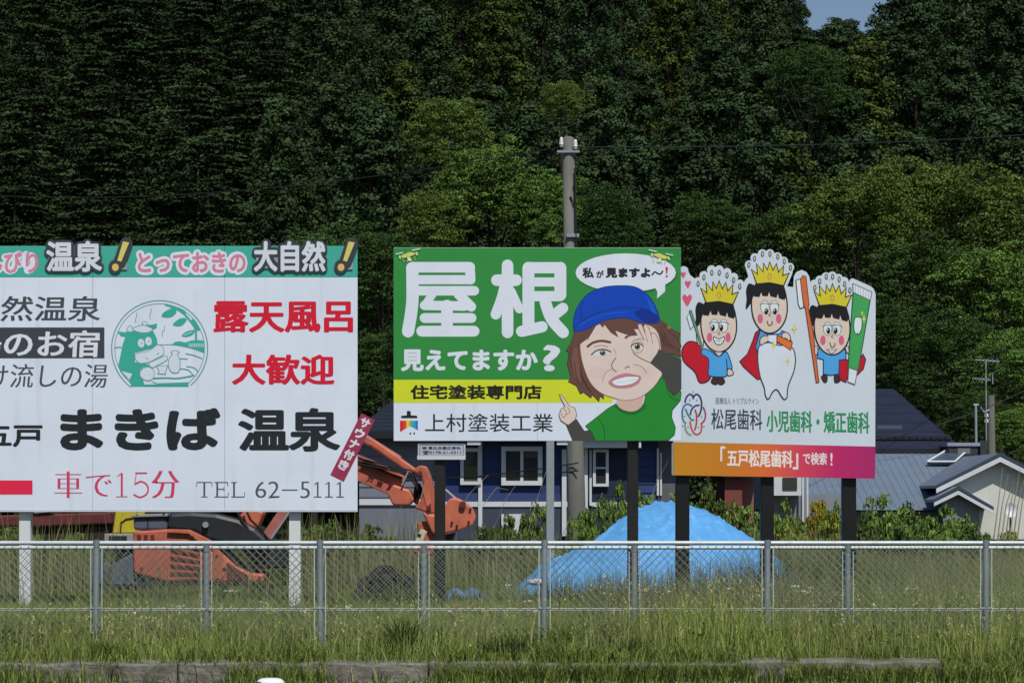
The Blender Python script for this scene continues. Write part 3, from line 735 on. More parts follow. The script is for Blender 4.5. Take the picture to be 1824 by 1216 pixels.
def T_(x): return [([(x + 1, 858.5), (x + 27, 858.5)], 1.4), ([(x + 1, 858), (x, 866)], 1.2), ([(x + 27, 858), (x + 28, 866)], 1.2), ([(x + 14, 858), (x + 14, 884)], 3.2), ([(x + 8, 884.3), (x + 20, 884.3)], 1.2)]
def E_(x): return [([(x + 5, 858), (x + 5, 884)], 3.2), ([(x, 858.5), (x + 23, 858.5)], 1.4), ([(x, 884.3), (x + 24, 884.3)], 1.4), ([(x + 5, 870.5), (x + 17, 870.5)], 1.4), ([(x + 23, 858), (x + 24, 865)], 1.2), ([(x + 24, 885), (x + 25, 877)], 1.2), ([(x + 17, 867), (x + 17, 874)], 1.2)]
def L__(x): return [([(x + 5, 858), (x + 5, 884)], 3.2), ([(x, 858.5), (x + 10, 858.5)], 1.3), ([(x, 884.3), (x + 23, 884.3)], 1.4), ([(x + 23, 885), (x + 24, 876)], 1.2)]
serif(T_(350), GY_, 'lettering'); serif(E_(382), GY_, 'lettering'); serif(L__(412), GY_, 'lettering')
put('lettering', '62', 455, 857, 498, 886, GY_, off=-.022, fatx=.8)
serif([([(502, 872), (530, 872)], 1.6)], GY_, 'lettering')
put('lettering', '5', 535, 857, 552, 886, GY_, off=-.022, fatx=.8)
def one(x): return [([(x, 858), (x, 884)], 2.8), ([(x, 858), (x - 6, 862)], 1.2), ([(x - 7, 884.3), (x + 7, 884.3)], 1.2)]
for x in (566, 586, 606): serif(one(x), GY_, 'lettering')
# slanted red strip
a = Art(LY - .004); c0, c1 = (654, 745), (603, 846)
ux, uy = c1[0] - c0[0], c1[1] - c0[1]; Ln = math.hypot(ux, uy); ux /= Ln; uy /= Ln; vx, vy = -uy, ux
hw = 13.5
Q = [(c0[0] + vx * hw - ux * 4, c0[1] + vy * hw - uy * 4), (c0[0] - vx * hw - ux * 4, c0[1] - vy * hw - uy * 4), (c1[0] - vx * hw + ux * 6, c1[1] - vy * hw + uy * 6), (c1[0] + vx * hw + ux * 6, c1[1] + vy * hw + uy * 6)]
MB().pprism(Q, LY - .0035, .003).build('slanted_strip', lb, mat('maroon_print', (150, 46, 78), .5, GAIN, var=.05))
ang = math.degrees(math.atan2(uy, ux)) - 90
for k, chh in enumerate('サウナ付き'):
    cx, cy = c0[0] + ux * (9 + k * 21), c0[1] + uy * (9 + k * 21)
    a.text(chh, cx - 9, cy - 9, cx + 9, cy + 9, (212, 214, 220), fat=1.0, rot=ang); a.flush('lettering', lb)

# cow emblem
a = Art(LY - .001, 7.153, 190, 530)
circ = [(675 + 612 * math.sin(R(t)), 650 - 612 * math.cos(R(t))) for t in range(-143, 144, 6)]
circ2 = [(675 + 572 * math.sin(R(t)), 650 - 572 * math.cos(R(t))) for t in range(-141, 142, 6)]
G2 = (92, 150, 148); LT = (206, 216, 224)
a.line([(315, 1128)] + circ[0:0] + [(1045, 1128)], 12, TEAL, False)
a.line(circ, 14, G2, False); a.line(circ2, 9, G2, False)
a.poly([(820, 600), (880, 560), (930, 555), (1000, 570), (1080, 545), (1180, 540), (1245, 550), (1245, 700), (1150, 665), (1000, 625)], TEAL)
for x in range(1050, 1230, 22): a.line([(x, 585), (x + 8, 625)], 9, LT, False)
a.line([(655, 600), (750, 600), (850, 600), (1000, 625), (1150, 665), (1245, 705)], 9, TEAL)
# leaves
a.line([(750, 88), (860, 130), (960, 185), (1060, 290), (1130, 400), (1140, 540)], 26, TEAL)
for L_ in ([(700, 240), (720, 195), (790, 150), (860, 130), (890, 185), (830, 245), (760, 255)], [(845, 350), (880, 300), (950, 260), (1020, 270), (990, 330), (930, 365)],
           [(955, 490), (1000, 440), (1070, 415), (1125, 420), (1090, 475), (1020, 500)], [(1080, 280), (1130, 290), (1190, 400), (1160, 420), (1110, 350)], [(900, 120), (990, 160), (1010, 200), (940, 190)]):
    a.blob(L_, TEAL)
a.line([(985, 480), (1040, 455), (1090, 435)], 7, LT)
for st in ([(378, 190), (382, 240), (368, 280), (372, 318)], [(565, 135), (568, 180), (550, 220), (556, 270)], [(740, 355), (735, 410), (708, 440), (712, 495)]): a.line(st, 7, (110, 130, 140))
# cow
a.poly([(135, 430), (240, 440), (330, 430), (590, 420), (640, 520), (650, 600), (560, 650), (360, 700), (360, 820), (540, 850), (570, 900), (470, 880), (425, 930), (420, 1000), (470, 1060), (480, 1128), (315, 1128), (285, 1050), (180, 950), (150, 860), (180, 720), (205, 590), (240, 500), (180, 490)], TEAL)
a.poly([(190, 935), (325, 970), (290, 1045)], LT)
a.both([(265, 430), (262, 395), (300, 355), (330, 400), (330, 432)], LT, 9, G2)
a.both([(330, 400), (390, 365), (470, 350), (560, 380), (585, 410), (520, 445), (410, 440)], LT, 9, G2)
a.poly([(490, 345), (580, 345), (640, 325), (640, 380), (600, 405), (570, 375)], TEAL); a.both([(452, 318), (485, 303), (520, 330), (505, 352), (465, 345)], LT, 8, G2)
for ex, ey in ((440, 580), (533, 555)):
    a.ell(ex, ey, 42, 55, LT, -10); a.line([(ex - 6, ey + 14), (ex + 8, ey - 10), (ex + 18, ey + 6)], 6, G2)
a.both([(360, 745), (400, 705), (500, 690), (580, 650), (640, 605), (700, 615), (730, 670), (715, 730), (640, 770), (540, 820), (430, 835), (380, 800)], LT, 8, G2)
a.line([(640, 735), (655, 705), (668, 715)], 8, G2); a.line([(495, 765), (520, 775), (530, 790)], 8, G2)
a.both([(545, 830), (640, 790), (740, 740), (775, 755), (760, 800), (650, 860), (590, 890), (550, 870)], LT, 8, G2)
a.both([(425, 960), (470, 900), (540, 885), (600, 930), (600, 1010), (560, 1050), (490, 1050), (435, 1010)], LT, 8, G2)
a.both([(820, 690), (860, 672), (925, 690), (905, 725), (935, 810), (925, 930), (880, 960), (820, 940), (785, 860), (800, 770), (835, 720)], LT, 9, G2)
a.both([(640, 870), (780, 865), (745, 960), (755, 975), (650, 968), (670, 940)], LT, 8, G2, False)
for st in ([(935, 775), (1030, 780)], [(1010, 712), (1120, 735), (1215, 775)], [(1020, 875), (1110, 890), (1160, 935)], [(935, 905), (1040, 920), (1100, 985)]): a.line(st, 10, TEAL)
a.line([(600, 1025), (750, 1020), (900, 1025), (1060, 1000), (1110, 985)], 16, TEAL)
a.poly([(480, 1075), (600, 1070), (640, 1090), (1050, 1075), (1035, 1128), (480, 1128)], TEAL); a.poly([(475, 1075), (560, 1072), (632, 1105), (480, 1105)], LT)
a.line([(105, 640), (150, 628), (190, 632)], 9, G2)
a.flush('cow_emblem', lb)

# ---- middle: green billboard
MY = 27.9
gb = root('green_billboard', (X(957, MY), MY, GZ), 'green white and yellow billboard with cartoon woman in blue cap', 'billboard')
GR = (48, 136, 62)
for a0, b0 in ((701, 957), (957, 1213)):
    MB().bbox(X(a0, MY) + .0008, X(b0, MY) - .0008, MY, MY + .03, Z(785, MY), Z(441, MY), .003).build('board_panel', gb, board_white)
for px, top in ((783, 500), (1128, 500)):
    MB().bbox(X(px - 9.5, MY), X(px + 9.5, MY), MY + .07, MY + .2, GZ - .3, Z(top, MY), .006).build('post', gb, black_steel)
for y in (470, 600, 750): MB().box(X(710, MY), X(1205, MY), MY + .031, MY + .069, Z(y + 4, MY), Z(y - 4, MY)).build('back_rail', gb, alu)
for x0, x1 in ((832, 856), (992, 1011)): MB().pbox(x0, x1, 785.3, 792, MY + .02, .05).build('bracket', gb, white_trim)
MB().pbox(1138, 1142, 785.3, 797, MY + .01, .02).build('bracket', gb, white_trim)
a = Art(MY - .001)
a.poly([(701.3, 441.3), (1212.8, 441.3), (1212.8, 676), (701.3, 676)], GR)
a.poly([(701.3, 676), (1105, 676), (1090, 717), (701.3, 717)], (204, 212, 42))
a.flush('printed_background', gb)
a = Art(MY - .0018, 3.2, 690, 430)
for pts, w in (([(142, 147), (470, 147)], 60), ([(470, 147), (474, 218)], 56), ([(180, 218), (470, 218)], 52), ([(170, 281), (496, 281)], 54), ([(142, 150), (142, 350), (118, 512)], 70),
               ([(262, 295), (215, 362)], 46), ([(212, 364), (440, 368)], 54), ([(405, 300), (478, 372)], 56), ([(212, 436), (480, 436)], 56), ([(340, 365), (340, 505)], 66), ([(196, 511), (494, 511)], 62),
               ([(685, 136), (685, 518)], 66), ([(624, 221), (734, 221)], 66), ([(668, 262), (650, 330), (618, 415)], 60), ([(706, 285), (752, 385)], 50),
               ([(804, 150), (804, 490)], 68), ([(804, 150), (984, 150)], 64), ([(986, 150), (986, 305)], 68), ([(830, 231), (990, 231)], 52), ([(820, 312), (985, 312)], 58),
               ([(765, 512), (820, 500), (882, 486)], 64), ([(900, 345), (935, 440), (1002, 518)], 66), ([(1000, 380), (935, 432)], 62)):
    a.line(pts, w, WH)
a.flush('roof_lettering', gb)
a = Art(MY - .0018)
a.text('見えてますか', 714, 622, 958, 661, WH, fat=1.7, n=12); a.flush('lettering', gb)
a.text('?', 967, 614, 998, 661, WH, fat=1.9, n=12); a.flush('lettering', gb)

a = Art(MY - .0018)
a.text('住宅塗装専門店', 731, 685, 965, 711, (30, 30, 20), fat=.95, fatx=.2)
a.flush('yellow_band_lettering', gb)
a = Art(MY - .0018)
a.text('上村塗装工業', 757, 736, 985, 769, (40, 42, 50), fat=.15)
a.flush('company_lettering', gb)
# paint brush emblem
a = Art(MY - .0018, 3.2, 690, 430)
a.poly([(78, 1006), (80, 992), (110, 990), (112, 965), (132, 965), (134, 990), (168, 992), (172, 1006)], (30, 30, 34))
a.poly([(72, 1020), (88, 1020), (88, 1075), (72, 1086)], (206, 30, 50)); a.poly([(88, 1020), (108, 1020), (108, 1062), (88, 1075)], (222, 60, 40))
a.poly([(108, 1020), (126, 1020), (126, 1052), (108, 1062)], (226, 196, 50)); a.poly([(126, 1020), (140, 1020), (140, 1056), (126, 1050)], (110, 176, 70))
a.poly([(140, 1020), (160, 1020), (160, 1066), (140, 1056)], (50, 160, 190)); a.poly([(160, 1020), (174, 1020), (174, 1074), (160, 1066)], (50, 110, 180))
a.ell(131, 1093, 5, 6, (50, 50, 56)); a.ell(153, 1093, 5, 6, (50, 50, 56))
a.flush('brush_emblem', gb)
# drones
def drone(ox, oy, flip):
    a = Art(MY - .012, 27.0, ox, oy)
    f = (lambda pts: [(1500 - x, y) for x, y in pts]) if flip else (lambda pts: pts)
    Y1 = (206, 204, 110)
    a.poly(f([(880, 270), (1300, 180), (1310, 250), (950, 340)]), (168, 204, 170)); a.poly(f([(110, 440), (480, 360), (500, 440), (140, 520)]), (160, 198, 168))
    a.blob(f([(400, 540), (600, 460), (800, 380), (1000, 400), (1080, 420), (1060, 480), (930, 540), (760, 620), (560, 660), (430, 620)]), Y1)
    a.ell(*f([(1145, 450)])[0], 50, 95, (184, 220, 150), -12); a.ell(*f([(335, 620)])[0], 50, 95, (184, 220, 150), -12)
    for p in ([(470, 680), (530, 860)], [(1030, 570), (1060, 770)], [(660, 760), (710, 860)]): a.line(f(p), 34, (160, 196, 130), False)
    a.blob(f([(690, 640), (800, 600), (900, 780), (740, 800)]), (222, 222, 170)); a.line(f([(620, 640), (760, 600), (880, 580)]), 26, (150, 140, 60))
    return a.flush('printed_drone', gb)
# speech bubble and woman
a = Art(MY - .0018, 3.2, 980, 430)
a.ell(436, 188, 286, 112, (36, 104, 48)); a.ell(431, 178, 286, 110, WH)
a.poly([(598, 262), (656, 240), (655, 285), (608, 325), (612, 290)], WH)
a.text('私', 183, 148, 249, 210, (40, 40, 44), fat=3.2); a.text('が', 262, 165, 306, 208, (40, 40, 44), fat=2)
a.text('見ますよ', 315, 150, 572, 208, (40, 40, 44), fat=4.2); a.line([(582, 190), (596, 174), (612, 182), (628, 186), (641, 170)], 9, (40, 40, 44))
a.poly([(656, 146), (672, 146), (667, 186), (661, 186)], (206, 40, 70)); a.ell(664, 199, 6.5, 7, (206, 40, 70))
a.flush('speech_bubble', gb)
drone(700, 435, False); drone(1148, 437, True)
SK = (216, 198, 187); HB = (102, 70, 60); SH = (34, 134, 46); SL = (70, 68, 66); OL = (66, 46, 42)
a = Art(MY - .004, 3.2, 980, 430)
a.poly([(128, 1136), (90, 1045), (150, 1010), (195, 1078), (240, 1070), (262, 1136)], SL)
a.both([(375, 925), (420, 965), (480, 968), (535, 925), (545, 870), (600, 820), (640, 770), (672, 840), (705, 880), (730, 835), (747, 860), (742, 905), (696, 960), (692, 1000), (714, 1060), (708, 1100), (672, 1133), (470, 1135), (258, 1135), (240, 1090), (202, 1050), (260, 1005), (330, 950)], SH, 4, (20, 80, 30), False)
a.line([(272, 1005), (305, 1060), (310, 1130)], 4, (20, 80, 30)); a.line([(665, 835), (690, 890), (735, 905)], 4, (20, 80, 30))
a.poly([(385, 850)] + smooth_pts([(378, 925), (400, 950), (440, 966), (480, 966), (512, 948), (530, 925)], False) + [(535, 850)], (206, 172, 158)); a.line([(372, 928), (400, 956), (440, 973), (482, 973), (520, 952), (540, 925)], 9, (22, 100, 38)); a.line([(366, 934), (398, 964), (440, 982), (484, 982), (526, 960), (548, 932)], 3, (16, 66, 26))
hair = [(150, 480), (118, 580), (92, 622), (108, 632), (97, 700), (118, 768), (104, 798), (150, 822), (172, 868), (190, 858), (232, 890), (240, 872), (278, 910), (284, 880), (305, 895), (300, 800), (400, 500), (620, 640), (700, 640), (745, 655), (738, 610), (748, 596), (730, 560), (742, 525), (700, 505), (640, 455), (600, 420), (400, 400), (200, 450)]
a.poly(hair, HB)
a.out(hair, 3.5, (62, 40, 36), False); a.blob([(150, 600), (125, 660), (140, 760), (175, 800), (165, 700)], (120, 82, 70)); a.blob([(180, 640), (176, 720), (200, 800), (240, 860), (212, 840), (172, 760)], (76, 50, 44))
for st in ([(640, 470), (690, 520), (735, 560)], [(650, 540), (690, 590), (738, 625)], [(625, 480), (650, 520), (665, 575)], [(120, 600), (112, 660), (122, 720)], [(140, 690), (150, 770), (178, 830)]): a.line(st, 4, (70, 46, 40))
a.poly([(672, 478), (690, 486), (680, 502), (664, 496)], (150, 108, 86)); a.poly([(620, 500), (665, 560), (700, 610), (640, 590)], (90, 58, 50))
a.both([(172, 560), (176, 650), (200, 740), (235, 812), (290, 862), (355, 888), (430, 905), (510, 888), (580, 838), (625, 780), (642, 735), (635, 640), (600, 500), (450, 455), (280, 470), (200, 520)], SK, 3, (150, 110, 100))
a.ell(270, 745, 50, 35, (215, 193, 182)); a.ell(560, 745, 45, 32, (215, 194, 183))
a.poly([(140, 500), (150, 590), (172, 585), (215, 552), (205, 575), (262, 480), (282, 470), (300, 492), (310, 475), (345, 520), (390, 548), (372, 508), (430, 530), (500, 535), (478, 500), (520, 500), (540, 470), (640, 455), (560, 400), (400, 380), (200, 420)], HB)
# cap
a.both([(136, 505), (135, 435), (158, 370), (215, 300), (300, 262), (400, 252), (485, 260), (550, 300), (595, 360), (622, 438), (600, 465), (520, 460), (430, 437), (330, 445), (262, 472), (205, 502), (160, 512)], (6, 66, 178), 5, (20, 46, 110))
a.blob([(480, 405), (540, 385), (600, 410), (618, 440), (595, 462), (530, 455)], (10, 44, 138))
a.poly([(540, 300), (590, 365), (612, 420), (575, 400), (560, 350)], (14, 84, 196))
a.line([(142, 490), (200, 440), (280, 405), (380, 380), (470, 376), (560, 392), (612, 440)], 5, (16, 46, 120)); a.line([(186, 345), (172, 400), (178, 450)], 4, (16, 46, 120))
a.line([(160, 480), (240, 440), (330, 412), (430, 402)], 8, (20, 84, 200))
# face
a.line([(214, 598), (246, 576), (292, 566), (342, 574)], 14, HB); a.line([(430, 548), (452, 534), (486, 530)], 12, HB)
a.blob([(242, 642), (270, 624), (310, 620), (340, 632), (322, 646), (285, 652), (256, 650)], (206, 212, 210)); a.ell(299, 635, 17, 15, (96, 100, 98)); a.ell(298, 634, 10, 10, (30, 30, 30)); a.ell(296, 628, 4, 4, (230, 230, 230))
a.line([(236, 644), (266, 621), (308, 615), (344, 628)], 7, (60, 46, 44)); a.line([(250, 600), (290, 592), (330, 600)], 3, (140, 110, 104))
a.line([(376, 662), (352, 695), (356, 725), (378, 742)], 4.5, (110, 78, 72)); a.line([(428, 722), (442, 712), (452, 716)], 5, (110, 78, 72))
a.line([(350, 726), (315, 748), (298, 795)], 3, (166, 130, 120)); a.line([(475, 700), (520, 712), (552, 752)], 3, (166, 130, 120)); a.line([(365, 612), (376, 640)], 3, (176, 140, 130))
a.blob([(332, 800), (370, 768), (430, 750), (480, 758), (518, 770), (505, 806), (460, 830), (400, 836), (355, 826)], (196, 124, 136))
a.both([(350, 800), (380, 782), (440, 768), (508, 772), (480, 806), (420, 822), (375, 820)], (222, 226, 226), 3, (110, 60, 64)); a.line([(356, 804), (420, 800), (500, 782)], 2, (180, 186, 190))
# raised hand round the eye
a.poly([(605, 606), (748, 672), (748, 842), (706, 880), (672, 830), (645, 765), (632, 740), (568, 690)], SL)
a.both([(505, 500), (498, 472), (520, 470), (536, 510), (548, 545), (532, 480), (545, 470), (566, 500), (580, 560), (574, 522), (598, 524), (618, 560), (625, 604), (608, 640), (572, 690), (520, 668), (478, 640), (462, 600), (474, 566), (510, 552), (535, 560), (520, 530)], SK, 3.5, (120, 84, 76), False)
a.line([(546, 545), (556, 570)], 3, (120, 84, 76)); a.line([(580, 560), (584, 584)], 3, (120, 84, 76))
a.ell(497, 598, 36, 40, (150, 120, 108)); a.ell(497, 598, 33, 37, (214, 190, 176)); a.blob([(466, 602), (480, 588), (500, 584), (526, 598), (512, 614), (484, 614)], (214, 220, 220)); a.ell(497, 599, 17, 17, (96, 104, 100)); a.ell(496, 598, 10, 11, (24, 24, 24)); a.ell(491, 590, 4, 5, (230, 230, 230))
a.line([(462, 596), (480, 582), (505, 579), (528, 594)], 6, (60, 46, 44))
# pointing hand
a.both([(50, 985), (60, 955), (85, 940), (60, 892), (52, 870), (66, 876), (88, 905), (112, 938), (140, 946), (152, 985), (142, 1015), (105, 1045), (92, 1040), (60, 1018)], SK, 3.5, (120, 84, 76), False)
a.line([(75, 950), (92, 975), (80, 1000)], 3, (120, 84, 76)); a.line([(100, 945), (112, 972), (92, 985)], 3, (120, 84, 76)); a.line([(60, 965), (66, 990), (78, 1005)], 3, (120, 84, 76))
a.flush('printed_woman', gb)
# small white plate with the sign maker's name on the post
pl = root('name_plate', (X(786, MY), MY + .03, Z(817, MY)), 'small white sign maker plate on the post under the green billboard', 'plate')
MB().bbox(X(744, MY), X(829, MY), MY + .03, MY + .05, Z(818, MY), Z(789, MY), .003).build('plate_panel', pl, mat('plate_grey_white', (176, 182, 194), .5, GAIN, var=.05))
MB().box(X(743, MY), X(829, MY), MY + .022, MY + .029, Z(818, MY), Z(811, MY)).build('plate_lip', pl, white_trim)
a = Art(MY + .0285)
fr = [(748, 792), (825, 792), (825, 811), (748, 811)]
a.line(fr, 1.0, (50, 54, 64), False, closed=True)
a.text('㈱ 東北企画広告社', 752, 794.5, 821, 800.5, (50, 54, 64), fat=.25); a.text('☎0178-21-2311', 752, 802, 821, 809, (60, 64, 74), fat=.2)
a.flush('plate_lettering', pl)

# ---- right: dental billboard
DY = 28.3
db = root('dental_billboard', (X(1382, DY), DY, GZ), 'white cut-out billboard with three crowned cartoon girls and a gradient strip', 'billboard')
def z7(x, y): return (x / 4.195 + 1190, y / 4.195 + 430)
def z2(x, y): return (x / 4.192 + 1310, y / 4.192 + 430)
def z8(x, y): return (x / 4.195 + 1370, y / 4.195 + 430)
base = [(1199, 787), (1200, 488), z7(112, 190), z7(140, 200), z7(165, 250), z7(190, 270), z7(215, 290), z7(300, 230), z7(440, 230), z7(540, 330), z7(560, 330), z7(575, 290), z7(600, 262),
        z2(78, 200), z2(140, 130), z2(240, 110), z2(350, 150), z2(430, 200), z2(425, 240), z2(385, 335), z2(432, 340), z2(436, 262), z2(455, 228), z2(495, 212), z2(530, 228), z8(300, 262), z8(312, 325), z8(320, 340),
        z8(400, 290), z8(540, 290), z8(600, 300), z8(608, 280), z8(625, 275), z8(760, 335), z8(782, 355), z8(796, 392), (1559, 795)]
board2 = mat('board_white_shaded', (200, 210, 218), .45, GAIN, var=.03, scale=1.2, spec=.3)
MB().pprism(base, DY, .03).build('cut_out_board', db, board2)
bumps = [z7(x, y) for x, y in ((225, 300), (268, 255), (325, 212), (382, 212), (440, 232), (490, 268), (535, 318))] + \
        [z2(x, y) for x, y in ((104, 175), (146, 122), (201, 92), (257, 92), (313, 115), (360, 148), (405, 193))] + \
        [z8(x, y) for x, y in ((340, 318), (380, 288), (425, 264), (472, 258), (518, 276), (560, 298), (600, 336))] + [z7(118, 218), z7(150, 290)]
for i, (bx, by) in enumerate(bumps):
    r = 8.0
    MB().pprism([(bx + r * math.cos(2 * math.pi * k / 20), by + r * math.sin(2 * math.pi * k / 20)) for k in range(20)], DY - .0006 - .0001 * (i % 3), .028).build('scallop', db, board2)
# gradient strip
gm = bpy.data.materials.new('gradient_print'); gm.use_nodes = True; nt = gm.node_tree
tc = nt.nodes.new('ShaderNodeTexCoord'); sx_ = nt.nodes.new('ShaderNodeSeparateXYZ'); mr = nt.nodes.new('ShaderNodeMapRange'); cr = nt.nodes.new('ShaderNodeValToRGB')
nt.links.new(tc.outputs['Object'], sx_.inputs[0]); nt.links.new(sx_.outputs[0], mr.inputs[0]); nt.links.new(mr.outputs[0], cr.inputs[0]); nt.links.new(cr.outputs[0], nt.nodes['Principled BSDF'].inputs[0])
mr.inputs[1].default_value = X(1200, DY) - X(1382, DY); mr.inputs[2].default_value = X(1560, DY) - X(1382, DY); nt.nodes['Principled BSDF'].inputs['Roughness'].default_value = .45
e = cr.color_ramp.elements; e[0].color = lin((194, 132, 16), GAIN); e[1].color = lin((166, 26, 98), GAIN)
for p, c in ((.25, (196, 120, 18)), (.45, (218, 104, 44)), (.62, (210, 62, 84)), (.8, (186, 30, 96))):
    q = e.new(p); q.color = lin(c, GAIN)
MB().pprism([(1200, 787.4), (1559.4, 795.4), (1558.5, 852), (1200, 846)], DY, .03).build('gradient_strip', db, gm)
MB().pprism([(1196.5, 790), (1199.6, 787), (1199.6, 846), (1196.5, 845)], DY + .003, .03).build('side_trim', db, alu)
for px, w in ((1217, 12), (1368.5, 11.5), (1515, 12)):
    MB().bbox(X(px - w, DY), X(px + w, DY), DY + .075, DY + .24, GZ - .3, Z(560, DY), .006).build('post', db, mat('black_post', (16, 16, 18), .5, 1, var=.2))
for y in (560, 680, 800): MB().box(X(1210, DY), X(1550, DY), DY + .031, DY + .074, Z(y + 4, DY), Z(y - 4, DY)).build('back_rail', db, alu)
BO = (26, 28, 34); SK2 = (214, 196, 180)
def tear(a, x, y): a.ell(x, y, 12, 22, (84, 88, 84)); a.ell(x, y, 5.5, 13, (190, 194, 180))
def girl(a, dx, dy, kind):
    o = lambda pts: [(x + dx, y + dy) for x, y in pts]
    for x, y in ((225, 315), (268, 268), (327, 233), (383, 233), (441, 253), (490, 288), (536, 335)):
        if kind == 3: x = 380 + (x - 380) * .84; y = y + 8
        tear(a, x + dx, y + dy)
    a.both(o([(285, 458), (245, 350), (290, 385), (283, 308), (332, 368), (335, 302), (362, 352), (381, 293), (405, 355), (431, 306), (446, 370), (485, 322), (478, 395), (525, 378), (485, 470), (380, 448)]), (206, 194, 48), 7, (60, 56, 40), False)
    a.ell(380 + dx, 402 + dy, 17, 27, (190, 150, 60)); a.ell(380 + dx, 404 + dy, 8, 17, (206, 194, 48))
    a.both(o([(255, 520), (245, 620), (262, 720), (310, 795), (378, 825), (445, 800), (495, 730), (512, 640), (500, 540), (460, 480), (300, 480)]), SK2, 8, BO)
    a.blob(o([(262, 465), (225, 455), (205, 500), (208, 570), (203, 645), (240, 600), (262, 540), (285, 480)]), (22, 22, 24))
    a.poly(o([(272, 455), (380, 444), (488, 470), (508, 540), (492, 578), (450, 566), (440, 530), (432, 562), (386, 550), (376, 518), (366, 550), (326, 548), (318, 520), (303, 556), (262, 552), (255, 500)]), (22, 22, 24))
    for ex in (345, 415):
        a.ell(ex + dx, 630 + dy, 34, 52, (110, 116, 120)); a.ell(ex + dx, 630 + dy, 29, 47, (216, 222, 224))
    a.line(o([(308, 612), (340, 602), (378, 608), (420, 602), (455, 616)]), 5, (110, 116, 120))
    for ex in ((336, 398) if kind == 1 else (355, 420) if kind == 2 else (350, 405)): a.ell(ex + dx, (645 if kind != 2 else 662) + dy, 14, 24, (16, 16, 18)); a.ell(ex - 4 + dx, (636 if kind != 2 else 652) + dy, 4, 7, (220, 220, 220))
    a.line(o([(385, 672), (374, 690), (388, 696)]), 5, (110, 100, 96))
    for ex in (310, 448): a.ell(ex + dx, 716 + dy, 20, 36, (208, 96, 136)); 
    if kind == 1: a.both(o([(340, 712), (380, 728), (420, 712), (410, 755), (380, 772), (352, 758)]), (222, 226, 226), 5, (60, 70, 80)); a.line(o([(345, 742), (415, 742)]), 3, (120, 130, 140)); a.line(o([(380, 728), (380, 768)]), 3, (120, 130, 140))
    else: a.line(o([(362, 735), (370, 762), (384, 768), (398, 755), (400, 738)]), 6, (90, 60, 60))
def star(a, x, y, r): a.poly([(x, y - r * 1.6), (x + r * .3, y - r * .3), (x + r * .8, y), (x + r * .3, y + r * .3), (x, y + r * 1.6), (x - r * .3, y + r * .3), (x - r * .8, y), (x - r * .3, y - r * .3)], (206, 200, 110))
# girl with toothbrush, left
a = Art(DY - .003, 4.195, 1190, 430); a.wm = 1.3
a.both([(108, 800), (150, 750), (210, 755), (260, 800), (310, 880), (315, 1020), (240, 1055), (200, 975), (130, 910), (106, 860)], (190, 20, 40), 7, (60, 20, 50))
a.both([(215, 640), (245, 620), (262, 700), (262, 780), (225, 770), (212, 700)], SK2, 5, BO)
a.both([(262, 800), (320, 820), (378, 858), (432, 822), (462, 880), (478, 950), (442, 950), (440, 1000), (400, 1012), (320, 1006), (300, 985), (302, 880), (250, 840)], (76, 160, 218), 6, (20, 50, 100))
a.line([(436, 880), (442, 955)], 6, (20, 50, 100)); a.both([(445, 955), (470, 955), (490, 985), (470, 1000), (445, 998)], SK2, 5, BO)
a.both([(322, 1050), (335, 1018), (372, 1015), (372, 1060), (345, 1068)], (62, 44, 40), 4, BO); a.both([(374, 1058), (374, 1016), (410, 1018), (424, 1050), (400, 1070)], (62, 44, 40), 4, BO)
girl(a, 0, 0, 1)
a.both([(345, 824), (380, 860), (412, 826)], SK2, 4, (20, 50, 100), False)
a.both([(158, 520), (172, 512), (215, 640), (262, 800), (252, 812), (205, 660)], (96, 150, 130), 4, (40, 90, 76), False)
a.both([(140, 560), (160, 540), (188, 630), (168, 655)], (220, 226, 228), 4, (110, 130, 136), False)
a.flush('printed_girl', db)
a = Art(DY - .003, 4.195, 1190, 430)
for hx, hy, r in ((113, 245, 20), (148, 315, 24), (143, 430, 38)):
    a.blob([(hx, hy - r * .5), (hx - r * .5, hy - r * .95), (hx - r * .95, hy - r * .4), (hx - r * .6, hy + r * .5), (hx, hy + r * 1.35), (hx + r * .6, hy + r * .5), (hx + r * .95, hy - r * .4), (hx + r * .5, hy - r * .95)], (214, 84, 116))
a.flush('printed_hearts', db)
# middle girl behind the tooth
a = Art(DY - .003, 4.192, 1310, 430); a.wm = 1.3
a.both([(180, 655), (165, 720), (155, 800), (165, 850), (188, 1025), (165, 1030), (120, 990), (60, 935), (33, 895), (90, 840), (130, 740), (150, 680)], (186, 20, 40), 6, (60, 20, 50), False)
a.both([(185, 660), (240, 695), (330, 690), (350, 665), (395, 690), (420, 750), (300, 760), (165, 830), (150, 790)], (90, 150, 210), 6, (20, 50, 100), False)
girl(a, -125, -140, 2)
tooth = [(170, 800), (200, 765), (260, 755), (320, 775), (380, 775), (430, 800), (448, 880), (435, 970), (400, 1060), (388, 1110), (385, 1160), (365, 1178), (340, 1150), (320, 1115), (298, 1105), (272, 1130), (255, 1165), (238, 1175), (222, 1140), (215, 1090), (185, 1010), (168, 900)]
a.both(tooth, (208, 216, 224), 7, (60, 66, 76))
a.both([(190, 775), (182, 740), (200, 710), (240, 705), (245, 740), (215, 760)], SK2, 5, BO); a.poly([(245, 700), (305, 700), (305, 770), (245, 740)], (216, 222, 226))
a.both([(312, 700), (425, 752), (412, 812), (310, 745)], (216, 112, 44), 5, (120, 50, 30), False); a.both([(345, 700), (365, 678), (400, 690), (412, 735), (395, 738), (375, 722), (355, 722)], SK2, 5, BO)
star(a, 440, 650, 28); star(a, 286, 775, 26); star(a, 390, 895, 24)
a.flush('printed_girl', db)
